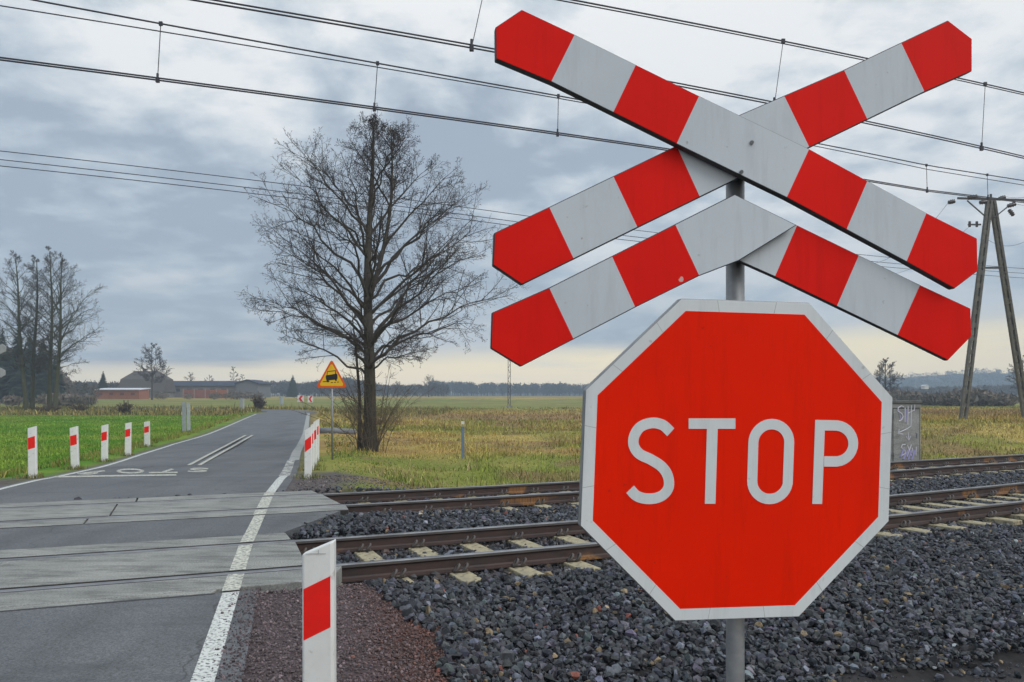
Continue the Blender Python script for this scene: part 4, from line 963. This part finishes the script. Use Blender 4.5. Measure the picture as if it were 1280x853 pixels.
wire_part(zc2, a, b, qb, .0125, 'contact_wire', farline); wire_part(zc2, a, b, qb, .0125, 'contact_wire', farline, .04, .02)
zm2, a2, b2 = fit_wire([(47, 0), (201, 31.5), (472, 79.5), (640, 108), (699, 121), (1026, 180.5), (1280, 226)], qb, 3)
wire_part(zm2, a2 - 4, b2, qb, .0125, 'messenger_wire', farline)
zm3, a3, b3 = fit_wire([(0, 4.5), (200, 41), (470, 83), (640, 111), (698, 122), (1031, 185), (1280, 231)], qb, 3)
wire_part(zm3, a3, b3, qb, .009, 'messenger_wire', farline, 0, .03)
for xt, xb in ((201, 197), (472, 468), (698, 697), (1158, 1159), (1234, 1235)): dropper(farline, qb, xt, zm2, zc2, .007, xb)
for pts_, lab in (([(0, 195), (335, 234), (640, 268.5), (1231, 331)], 'upper one of three thin wires running behind the big bare tree'), ([(0, 205.5), (335, 244), (640, 277.5), (1280, 340)], 'middle one of three thin wires running behind the big bare tree'), ([(0, 213.5), (335, 250), (625, 281.5), (1280, 346)], 'lowest of three thin wires running behind the big bare tree')):
    zf_, a, b = fit_wire(pts_, 25.)
    s = np.linspace(a - 10, b + 10, 80); tag(MB().tube(SQ(s, 25., zf_(s)), .016, 5).build('telegraph_wire', WIRE), lab, 'wire', 'wires across the field')

# ------------------------------------------------------------------ trees
def bark(name, a, b): return mat(name, a, b, 14, .9, .15, bmp=.6, bdist=.02, vec=(1, 1, .3))
BARK = bark('alder_bark', (.055, .05, .046), (.095, .085, .07)); TWIG = mat('twig', (.05, .042, .042), (.075, .062, .058), 6, .85, .15)
BARKG = bark('mossy_bark', (.06, .062, .04), (.085, .09, .05))
def unit(v): return v / (np.linalg.norm(v) + 1e-9)
def bez(a, b, c, n):
    t = np.linspace(0, 1, n)[:, None]; return (1 - t) ** 2 * a + 2 * t * (1 - t) * b + t * t * c
class Segs:
    def __init__(s): s.a, s.b, s.r0, s.r1 = [], [], [], []
    def poly(s, P, r0, r1):
        n = len(P); rr = np.linspace(r0, r1, n); s.a += list(P[:-1]); s.b += list(P[1:]); s.r0 += list(rr[:-1]); s.r1 += list(rr[1:])
    def build(s, name, m, parent, sides=3):
        V, f = segs_mesh(s.a, s.b, s.r0, s.r1, sides); return link(name, np_mesh(name, V, f, m, None, True), parent)
def rvec(rg): return unit(rg.normal(size=3))
def bare_tree(name, label, x, y, H, rad, prof_, seed, trunk_r, nmain=50, n2=9, n3=7, n4=4, twig_r=.006, lo=.25, elev=(35, 58), lean=(0, 0), two=None, group=None, bark_m=None, cones=True, droop=.25):
    """prof_: list of (height fraction, radius fraction) for the crown outline"""
    rg = np.random.default_rng(seed); z0 = hz(x, y)
    o = thing(name, label, 'tree', (x, y, z0), 0, group)
    prof_ = np.array(prof_); pf = lambda h: np.interp(h, prof_[:, 0], prof_[:, 1]) * rad
    ln = np.array([lean[0], lean[1], 0])
    tr = lambda h: np.array([ln[0] * h + .012 * H * math.sin(h * 7 + seed) * h, ln[1] * h, H * h])
    hs = np.linspace(0, .97, 22); tp = np.array([tr(h) for h in hs]); rr = trunk_r * (1 - hs) ** .85 + .02; rr[0] *= 1.45; rr[1] *= 1.12
    tp[0, 2] -= .3
    mt = MB().tube(tp, rr, 12); 
    leaders = [(0., .97, tr)]
    if two:
        h0, off = two; base_ = tr(h0); tip2 = np.array([off[0], off[1], H * .985])
        f2 = lambda h: base_ + (tip2 - base_) * ((h - h0) / (.985 - h0)) + np.array([off[0], off[1], 0]) * .5 * math.sin(math.pi * min(1, (h - h0) / (.985 - h0)))
        hh = np.linspace(h0, .98, 14); mt.tube(np.array([f2(h) for h in hh]), trunk_r * (1 - hh) ** 1.0 * .72 + .012, 8); leaders.append((h0 + .03, .98, f2))
    mt.build('trunk', bark_m or BARK, o, True)
    S1, S2 = Segs(), Segs()
    def sub(P, r, L0, level, out_):
        """side shoots along a polyline"""
        n = {1: n2, 2: n3, 3: n4}[level]
        tlo = .38 if level == 1 else .2
        for i in range(n):
            t = tlo + (1 - tlo) * (i + rg.random()) / n; k = min(int(t * (len(P) - 1)), len(P) - 2); fr = t * (len(P) - 1) - k
            p = P[k] + (P[k + 1] - P[k]) * fr; d = unit(P[k + 1] - P[k])
            side = unit(np.cross(d, rvec(rg))); 
            if level == 1: side = unit(side * np.array([1, 1, .55]) + [0, 0, .12])
            ang = R(rg.uniform(30, 62)); dd = unit(d * math.cos(ang) + side * math.sin(ang))
            ll = L0 * {1: .46, 2: .44, 3: .42}[level] * (1 - .42 * t) * rg.uniform(.6, 1.3)
            if level == 3: ll = max(ll, .10 * H / 13)
            up = np.array([0, 0, 1.]) * rg.uniform(-.12, .32)
            Q = bez(p, p + dd * ll * .5, p + unit(dd + up) * ll, 4 if level < 3 else 3)
            r2 = max(r * (1 - .6 * t) * .42, twig_r)
            (S1 if level == 1 else S2).poly(Q, r2, max(r2 * .45, twig_r * .7))
            if level < 3: sub(Q, r2, ll, level + 1, out_)
            elif cones and rg.random() < .35:
                c = Q[-1]; dr = rvec(rg) * .024 * H / 13; S2.poly(np.array([c - dr, c + dr]), twig_r * 2.4, twig_r * 2.0)
    for i in range(nmain):
        ft = lo + .05 + (1.0 - lo - .06) * ((i + rg.random()) / nmain) ** 1.0
        li = leaders[rg.integers(len(leaders))]; az = i * 2.39996 + rg.normal(0, .35)
        rad_ = pf(ft) * rg.uniform(.72, 1.08); el = R(np.interp(ft, [lo, 1], elev) + rg.normal(0, 5))
        fs = max(lo * .8, ft - rad_ * math.tan(el) / H * .85); fs = min(fs, .95)
        if fs < li[0]: li = leaders[0]
        p = li[2](fs); tip = tr(ft) * np.array([1, 1, 1]) + np.array([math.cos(az) * rad_, math.sin(az) * rad_, 0]); 
        if len(leaders) > 1 and li is leaders[1]: tip[:2] += (li[2](max(fs, li[0])) - tr(fs))[:2] * .6
        mid = p + (tip - p) * .5 + np.array([0, 0, droop * rad_ * .5])
        P = bez(p, mid, tip, 9); P[1:-1] += rg.normal(0, .018 * rad_, (7, 3))
        L0_ = np.linalg.norm(tip - p); r = min(trunk_r * .38, .012 * L0_ + .012) * (trunk_r / .25) ** .3
        S1.poly(P, r, twig_r * 1.2); sub(P, r, L0_, 1, None)
    for li in (leaders if cones else []):
        P = np.array([li[2](h) for h in np.linspace(max(.60, li[0]), .95, 12)]); sub(P, trunk_r * .22, rad * .75, 1, None); sub(P, trunk_r * .16, rad * .5, 1, None)
    c = S1.build('crown', bark_m or BARK, o, 5); S2.build('twigs', TWIG, c, 3); return o
ALD = [(.2, .2), (.27, .42), (.32, .7), (.40, .96), (.49, 1.), (.58, .97), (.65, .94), (.75, .85), (.85, .64), (.93, .38), (1., .04)]
Y = 30.4; X = (462 - 640) / F * Y
bare_tree('bare_tree', 'large bare alder standing alone beyond the tracks, tallest tree in the picture', X, Y, 12.75, 4.45, ALD, 14, .24, 52, 11, 8, 5, .0046, .23, (16, 62), two=(.44, (.75, .3)))
# shoots around its foot
def shrub(name, label, x, y, H, rad, nst, seed, r0=.02, nb=7, tw=.006, group=None, m=None, cat='shrub'):
    rg = np.random.default_rng(seed); o = thing(name, label, cat, (x, y, hz(x, y)), 0, group); S, S2 = Segs(), Segs()
    for i in range(nst):
        az = rg.uniform(0, 2 * np.pi); rr = rad * rg.uniform(.2, 1); h = H * rg.uniform(.55, 1.05) * (1 - .35 * rr / rad)
        tip = np.array([math.cos(az) * rr, math.sin(az) * rr, h]); b0 = np.array([math.cos(az), math.sin(az), 0]) * rg.uniform(0, .18) * rad; b0[2] = -.1
        P = bez(b0, b0 + (tip - b0) * np.array([.25, .25, .6]), tip, 8); S.poly(P, r0 * rg.uniform(.6, 1.2), tw)
        for j in range(nb):
            t = rg.uniform(.25, 1); k = min(int(t * 7), 6); p = P[k]; d = unit(P[k + 1] - P[k] + rvec(rg) * .8); ll = H * .28 * (1.1 - t) * rg.uniform(.6, 1.3) + .1
            Q = bez(p, p + d * ll * .5, p + unit(d + [0, 0, .25]) * ll, 4); S2.poly(Q, tw * 1.3, tw * .7)
            for _ in range(4):
                t2 = rg.integers(1, 4); d2 = unit(d + rvec(rg) * .9); S2.poly(np.array([Q[t2], Q[t2] + d2 * ll * rg.uniform(.2, .45)]), tw, tw * .6)
    s_o = S.build('stems', m or BARK, o, 4); S2.build('twigs', m or TWIG, s_o, 3); return o
shrub('bare_shrub', 'tangle of thin bare shoots around the foot of the large alder', X + .1, Y + .15, 3.9, 3.1, 40, 5, .016, 9, .0045, None, mat('shoot_bark', (.13, .10, .075), (.10, .08, .06)))
sn = thing('slim_trunk', 'slim second stem close beside the large alder trunk', 'tree', (X - .42, Y + .1, hz(X - .42, Y + .1)))
MB().tube([(0, 0, -.2), (.02, 0, 1), (.0, .05, 2.2), (-.12, .1, 3.6), (-.3, .2, 5.2)], [.085, .075, .06, .045, .015], 8).build('trunk', BARK, sn, True)
S = Segs(); rg = np.random.default_rng(8)
for i in range(26):
    z_ = rg.uniform(1.2, 5); p = np.array([-.05 * z_ / 3, .05, z_]); az = rg.uniform(0, 6.28); d = unit(np.array([math.cos(az), math.sin(az), .7])); l_ = rg.uniform(.5, 1.5)
    Q = bez(p, p + d * l_ * .5, p + unit(d + [0, 0, -.2]) * l_, 5); S.poly(Q, .014, .005)
    for k in range(5): q_i = Q[rg.integers(1, 5)]; S.poly(np.array([q_i, q_i + unit(d + rvec(rg) * .8) * l_ * .35]), .007, .005)
S.build('branches', TWIG, sn, 3)
# the row at the left edge
LT = [(.15, .12), (.28, .5), (.4, .85), (.5, 1.), (.6, .98), (.72, .8), (.85, .55), (.95, .3), (1., .04)]
for (bx_, ty, tx, Y, rad, seed), lab in zip(((33, 314, 17, 104, 4.2, 21), (40, 319, 47, 106, 3.6, 22), (62, 308, 65, 105, 4.2, 23), (69, 316, 80, 103, 5.2, 24)),
        ('leftmost bare tree of the group of four by the left edge', 'second bare tree from the left in the group of four', 'third and tallest bare tree in the group of four at left', 'right-hand bare tree of the group of four, reaching widest to the right')):
    X_ = (bx_ - 640) / F * Y; H_ = at(0, ty, Y)[2] - hz(X_, Y)
    bare_tree('bare_tree', lab, X_, Y, H_, rad, LT, seed, .28, 42, 8, 7, 3, .0085, .20, (22, 60), lean=((tx - bx_) / F * Y, 0), group='bare trees by the left edge', bark_m=BARKG, cones=False)
Y = 210.; X_ = (190 - 640) / F * Y
bare_tree('bare_tree', 'small round bare tree in front of the grey barn', X_, Y, at(0, 428, Y)[2] - hz(X_, Y), 3.9, LT, 31, .2, 44, 8, 7, 3, .024, .25, (15, 55), cones=False, two=(.35, (.9, 0)))
Y = 150.; X_ = (1107 - 640) / F * Y
bare_tree('bare_tree', 'small bare tree right of the STOP sign, before the wooded hill', X_, Y, at(0, 447, Y)[2] - hz(X_, Y), 2.7, LT, 32, .16, 40, 8, 7, 3, .019, .2, (15, 55), cones=False)
Y = 150.; X_ = (1278 - 640) / F * Y
bare_tree('bare_tree', 'small bare tree at the right edge behind the power pole', X_, Y, at(0, 444, Y)[2] - hz(X_, Y), 2.6, LT, 33, .15, 24, 8, 5, 3, .017, .25, (15, 55), cones=False)
for (px, ty, Y, rad, seed), lab in zip(((292, 457, 300, 2.2, 41), (303, 467, 300, 1.8, 42), (238, 465, 290, 2.6, 43), (262, 468, 290, 2.2, 44), (430, 470, 320, 3.6, 45), (536, 468, 320, 3.6, 46), (497, 476, 330, 3.2, 48), (205, 470, 300, 2.4, 47)),
        ('narrow bare tree rising over the far end of the long hall', 'short bare tree right of the hall gable', 'wispy bare tree behind the middle of the hall roof', 'low bare tree behind the hall roof', 'bare tree on the horizon just left of the large alder', 'bare tree on the horizon just right of the alder trunk', 'low bare tree on the horizon, behind the alder shoots', 'thin bare tree between barn and hall')):
    X_ = (px - 640) / F * Y; bare_tree('bare_tree', lab, X_, Y, at(0, ty, Y)[2] - hz(X_, Y), rad, LT, seed, .14, 18, 7, 5, 3, .028, .2, (25, 60), cones=False)

NEEDLE = mat('spruce_needles', (.045, .066, .05), (.062, .08, .058), 2, .9, .1)
def spruce(label, px, ty, Y, rad, seed, n=900, group=None):
    rg = np.random.default_rng(seed); X_ = (px - 640) / F * Y; z0 = hz(X_, Y); H_ = at(0, ty, Y)[2] - z0; o = thing('spruce_tree', label, 'tree', (X_, Y, z0), 0, group)
    MB().tube([(0, 0, -.2), (0, 0, H_ * .95)], [.16, .03], 6).build('trunk', BARK, o)
    h = 1 - rg.random(n) ** .6 * .93; az = rg.uniform(0, 6.283, n); rr = rad * (1 - h) ** .85 * (rg.uniform(.75, 1.1, n)) + .05
    P = np.stack([0 * h, 0 * h, h * H_ + .12 * rr], -1); T = np.stack([np.cos(az) * rr, np.sin(az) * rr, h * H_ - rr * .28], -1); sd = np.stack([-np.sin(az), np.cos(az), 0 * az], -1) * (.16 * rr + .12)[:, None]
    mid = P * .35 + T * .65; V = np.stack([P, mid - sd + [0, 0, -.1], T, mid + sd + [0, 0, -.1]], 1).reshape(-1, 3); f = (np.arange(n) * 4)[:, None] + np.arange(4)[None]
    link('crown', np_mesh('crown', V, f, NEEDLE), o); return o
for a in (('small pointed dark spruce left of the brick shed', 129, 463, 235, 2.6, 1), ('dark spruce on the skyline left of the yellow warning sign', 366, 468, 330, 3.6, 2), ('tall dark spruce behind the tree group, right of its middle', 54, 418, 160, 3.6, 3),
          ('broad dark spruce behind the leftmost bare tree', 22, 404, 165, 4.2, 4), ('dark spruce cut by the left edge of the picture', 3, 406, 165, 4.2, 5), ('dark spruce behind the second bare tree', 38, 408, 168, 4.0, 6), ('lower dark spruce right behind the third bare tree', 69, 440, 160, 3.0, 7)): spruce(*a)

# far woods: uncountable crowns
def woodland(name, lst, m, per=70):
    Vs, cnt = [], 0
    P0, P1, r0, r1 = [], [], [], []
    for (x_, y_, z_, H_, rad_) in lst:
        n = per; u = rng.normal(size=(n, 3)); u /= np.linalg.norm(u, axis=1)[:, None]; rr = rng.uniform(.35, 1, n)[:, None] ** .6
        c = u * rr * np.array([rad_, rad_, H_ * .42]) * (1 - .25 * np.clip(u[:, 2:], 0, 1)) + np.array([x_, y_, z_ + H_ * .56])
        sz = rad_ * rng.uniform(.05, .17, (n, 1, 1)); tri_ = rng.normal(size=(n, 3, 3)) * sz * np.array([1, 1, 1.3]); Vs.append((c[:, None] + tri_).reshape(-1, 3))
        P0.append((x_, y_, z_ - .5)); P1.append((x_, y_, z_ + H_ * .8)); r0.append(.02 * H_); r1.append(.006 * H_)
    V = np.concatenate(Vs); f = np.arange(len(V)).reshape(-1, 3)
    V2, f2 = segs_mesh(P0, P1, r0, r1, 3); n0 = len(V); f2 = np.concatenate([f2[:, :3], f2[:, [0, 2, 3]]]) + n0
    return tag(link(name, np_mesh(name, np.concatenate([V, V2]), np.concatenate([f, f2]), m)), kind='stuff')
WOOD = mat('far_wood', (.085, .075, .066), (.055, .058, .046), .05, .95, .05); WOODP = mat('far_pine_wood', (.04, .055, .05), (.05, .062, .05), .05, .95, .05); WOODL = mat('bare_wood', (.16, .14, .125), (.11, .105, .09), .05, .95, .05); SCRUB = mat('scrub', (.20, .175, .145), (.15, .135, .115), .3, .95, .05)
def row(n, x0, x1, ytops, Yr, radf=.33, jit=3.):
    """trees between pixel columns x0 and x1 at depths Yr, tops near a pixel row"""
    out_ = []
    for _ in range(n):
        px = rng.uniform(x0, x1); Y_ = rng.uniform(*Yr); X_ = (px - 640) / F * Y_; z_ = hz(X_, Y_); yt = np.interp(px, [a for a, _ in ytops], [b for _, b in ytops]) + abs(rng.normal(0, jit)); H_ = max(2., at(0, yt, Y_)[2] - z_); out_.append((X_, Y_, z_, H_, H_ * radf * rng.uniform(.7, 1.2)))
    return out_
woodland('woodland', row(330, 300, 560, [(300, 474), (345, 472), (380, 476), (430, 468), (480, 478), (560, 478)], (430, 560), jit=4), WOOD, 190)
woodland('woodland', row(760, 540, 1090, [(540, 472), (600, 476), (760, 477), (1090, 479)], (620, 800), .3, 4.5), WOODP, 180)
woodland('woodland', row(46, -60, 120, [(-60, 418), (40, 428), (75, 458), (85, 470), (120, 474)], (170, 215), .3, 7.), WOODL, 260)
woodland('woodland', row(150, 80, 310, [(80, 474), (180, 476), (310, 478)], (300, 400), .4, 4.), WOOD, 220)
woodland('woodland', row(330, 1060, 1420, [(1060, 480), (1150, 482), (1420, 474)], (420, 600), .42, 4.), WOOD, 180)
woodland('scrub', row(60, 1178, 1262, [(1178, 497), (1195, 488), (1230, 486), (1262, 498)], (128, 145), .8, 3), SCRUB, 420)
woodland('scrub', row(50, 1110, 1180, [(1110, 486), (1180, 494)], (140, 170), .8, 3), SCRUB, 420)
woodland('scrub', row(12, 0, 120, [(0, 491), (120, 498)], (115, 160), .9, 4), SCRUB, 420)
woodland('scrub', row(18, 198, 330, [(198, 492), (240, 494.5), (330, 492)], (205, 232), .8, 2.5), SCRUB, 160)
# wooded hills
def hills(name, pts, Y0, Y1, m):
    mb = MB(); n = len(pts); fr = [((px - 640) / F * Y0, Y0, -2.) for px, _ in pts]; tp = [at(px, py, Y1) for px, py in pts]; bk_ = [(p[0] * 1.25, Y1 + 150, -1) for p in tp]
    mb.add(fr + [tuple(p) for p in tp] + bk_, [(i, i + 1, n + i + 1, n + i) for i in range(n - 1)] + [(n + i, n + i + 1, 2 * n + i + 1, 2 * n + i) for i in range(n - 1)]); return fix(tag(mb.build(name, m, None, True), kind='structure'))
HP = [(560, 491), (640, 488), (760, 489), (900, 485), (1040, 482), (1120, 473), (1160, 470), (1200, 467.5), (1240, 466.5), (1290, 468), (1360, 470), (1500, 474), (1700, 480)]
hills('hills', HP, 820, 1150, WOODP)
lst = []
for _ in range(700):
    px = rng.uniform(1040, 1500); t = rng.random() ** .7; Y_ = 820 + 325 * t; yt = np.interp(px, [a for a, _ in HP], [b for _, b in HP]); top_z = at(0, yt, 1150)[2]; z_ = -2 + (top_z + 2) * t; lst.append(((px - 640) / F * (820 + 330 * t), Y_, z_ - 1, 11 * rng.uniform(.6, 1.1), 4.5))
woodland('hill_woodland', lst, WOODP, 50)

# ------------------------------------------------------------------ farm buildings far off
def roofmat(n_, c): return mat(n_, c, tuple(v * .85 for v in c), .4, .8, .2)
BR = mat('brick_orange', (.33, .14, .08), (.27, .115, .07), 1.2, .85, .2); GR = roofmat('roof_grey', (.10, .092, .085)); WALLG = mat('render_grey', (.19, .18, .17), (.15, .145, .14), .6, .85); DKB = roofmat('roof_dark_blue', (.045, .055, .08)); WHR = roofmat('roof_white', (.62, .65, .70)); GLASS = mat('dark_pane', (.04, .045, .05))
def bld(name, label, px0, px1, Y, cat='building'):
    X0, X1 = at(px0, 0, Y)[0], at(px1, 0, Y)[0]; X_ = (X0 + X1) / 2; o = thing(name, label, cat, (X_, Y, hz(X_, Y) - .1)); return o, X1 - X0
def zz(o, py, Y): return at(0, py, Y)[2] - o.location.z
Y = 250.; o, wd = bld('barn', 'big grey barn with a rounded hip roof behind a bare tree', 147, 205, Y)
ze, zm_, zt_ = zz(o, 490, Y), zz(o, 474, Y), zz(o, 463.5, Y); h2 = wd / 2; dp = 9
MB().box((0, dp / 2, ze / 2), (wd * .96, dp, ze)).build('wall', WALLG, o)
m_ = MB(); A = [(-h2, -.4, ze - .1), (h2, -.4, ze - .1), (h2, dp + .4, ze - .1), (-h2, dp + .4, ze - .1)]; B = [(-h2 * .97, dp * .16, zm_), (h2 * .95, dp * .16, zm_), (h2 * .95, dp * .84, zm_), (-h2 * .97, dp * .84, zm_)]; C_ = [(-h2 * .55, dp * .5, zt_), (h2 * .5, dp * .5, zt_)]
m_.add(A + B + C_, [(0, 1, 5, 4), (1, 2, 6, 5), (2, 3, 7, 6), (3, 0, 4, 7), (4, 5, 9, 8), (5, 6, 9), (6, 7, 8, 9), (7, 4, 8), (3, 2, 1, 0)]); rf_ = fix(m_.build('roof', GR, o)); MB().box((-h2 * .12, dp * .5, zt_ + .25), (.9, .7, 1.)).build('chimney', GR, rf_)
Y = 222.; o, wd = bld('brick_shed', 'low orange brick shed with a flat white roof, left of the barn', 118, 174, Y); z1 = zz(o, 487.6, Y)
MB().box((0, 3, z1 / 2), (wd, 6, z1)).build('wall', BR, o); MB().bar((0, -.4, z1 + .05), (0, 6.4, z1 + .5), wd + .6, .22).build('roof', WHR, o)
for k in range(4): MB().box((-wd * .36 + k * wd * .24, -.03, z1 * .58), (1.1, .1, .7)).build('window', mat('brick_window', (.16, .07, .05)), o)
Y = 262.; o, wd = bld('farm_hall', 'long grey hall with a dark blue roof and a gable at its right end', 200, 296, Y); z1, z2 = zz(o, 482, Y), zz(o, 476, Y)
MB().box((0, 5, z1 / 2), (wd, 10, z1)).build('wall', WALLG, o)
m_ = MB().add([(-h2_ if False else -wd / 2 - .3, -.5, z1 - .1) for h2_ in (0,)] + [(wd / 2, -.5, z1 - .1), (wd / 2, 5, z2), (-wd / 2 - .3, 5, z2), (-wd / 2 - .3, 10.5, z1 - .1), (wd / 2, 10.5, z1 - .1)], [(0, 1, 2, 3), (3, 2, 5, 4), (0, 3, 4), (1, 5, 2), (0, 4, 5, 1)]); fix(m_.build('roof', DKB, o))
xg0, xg1 = at(294, 0, Y - 3)[0] - o.location.x, at(323, 0, Y - 3)[0] - o.location.x; xm = (xg0 + xg1) / 2; za, zb2 = zz(o, 480, Y), zz(o, 475.6, Y)
fix(MB().prism([(xg0 + .3, -3, 0), (xg1 - .3, -3, 0), (xg1 - .3, -3, za), (xm, -3, zb2 - .15), (xg0 + .3, -3, za)], (0, 14, 0)).build('gable', mat('gable_grey', (.15, .16, .18), (.13, .14, .155)), o))
fix(MB().prism([(xg0 - .2, -3.4, za - .15), (xm, -3.4, zb2 - .1), (xg1 + .2, -3.4, za - .15), (xg1 + .2, -3.4, za + .15), (xm, -3.4, zb2 + .25), (xg0 - .2, -3.4, za + .15)], (0, 14.8, 0)).build('gable_roof', DKB, o))
for k in range(6): MB().box((-wd * .42 + k * wd * .15, -.03, z1 * .62), (1.6, .12, .9)).build('window', GLASS, o)
Y = 240.; o, wd = bld('brick_wall', 'orange red brick wall in front of the long hall', 229, 284, Y, 'wall'); z1 = zz(o, 487, Y); MB().box((-wd * .2, .3, z1 / 2), (wd * .6, .5, z1)).build('faded_section', mat('brick_faded', (.26, .105, .08), (.22, .09, .075), 1.2), o); MB().box((wd * .305, .3, z1 / 2 - .05), (wd * .39, .5, z1)).build('bright_section', BR, o)
for k in range(5): MB().box((-wd * .5 + k * wd * .25, .02, z1 / 2), (.35, .25, z1 + .3)).build('pier', mat('pier_pale', (.30, .22, .19)), o)
Y = 420.; o, wd = bld('white_house', 'tiny white house on the wooded slope right of the STOP sign', 1156, 1161, Y); o.location.z = at(0, 485., Y)[2]
MB().box((0, 2, .2), (wd, 4, 1.6)).build('wall', mat('house_white', (.75, .75, .74)), o); fix(MB().prism([(-wd / 2 - .2, -.2, 1), (wd / 2 + .2, -.2, 1), (0, -.2, 1.7)], (0, 4.6, 0)).build('roof', WHR, o))
# brown weeds and dead bushes at the far edge of the lawn
for (px, Y, H_, rad, ns, seed), lab in zip(((323, 104, 2.4, 1.1, 60, 51), (157, 92, 1.9, 1.3, 40, 52), (60, 96, 1.4, 2.0, 50, 53), (100, 99, 1.5, 1.6, 40, 54)), ('dark bare bush beside the road at the bend', 'brown dead bush at the far edge of the lawn', 'low dry bush at the foot of the tree group', 'low dry bush right of the tree group')):
    shrub('bare_shrub', lab, (px - 640) / F * Y, Y, H_, rad, ns, seed, .03, 6, .022, None, mat('dry_stems', (.10, .075, .055), (.075, .06, .045), 3))
print('objects', len(bpy.data.objects))
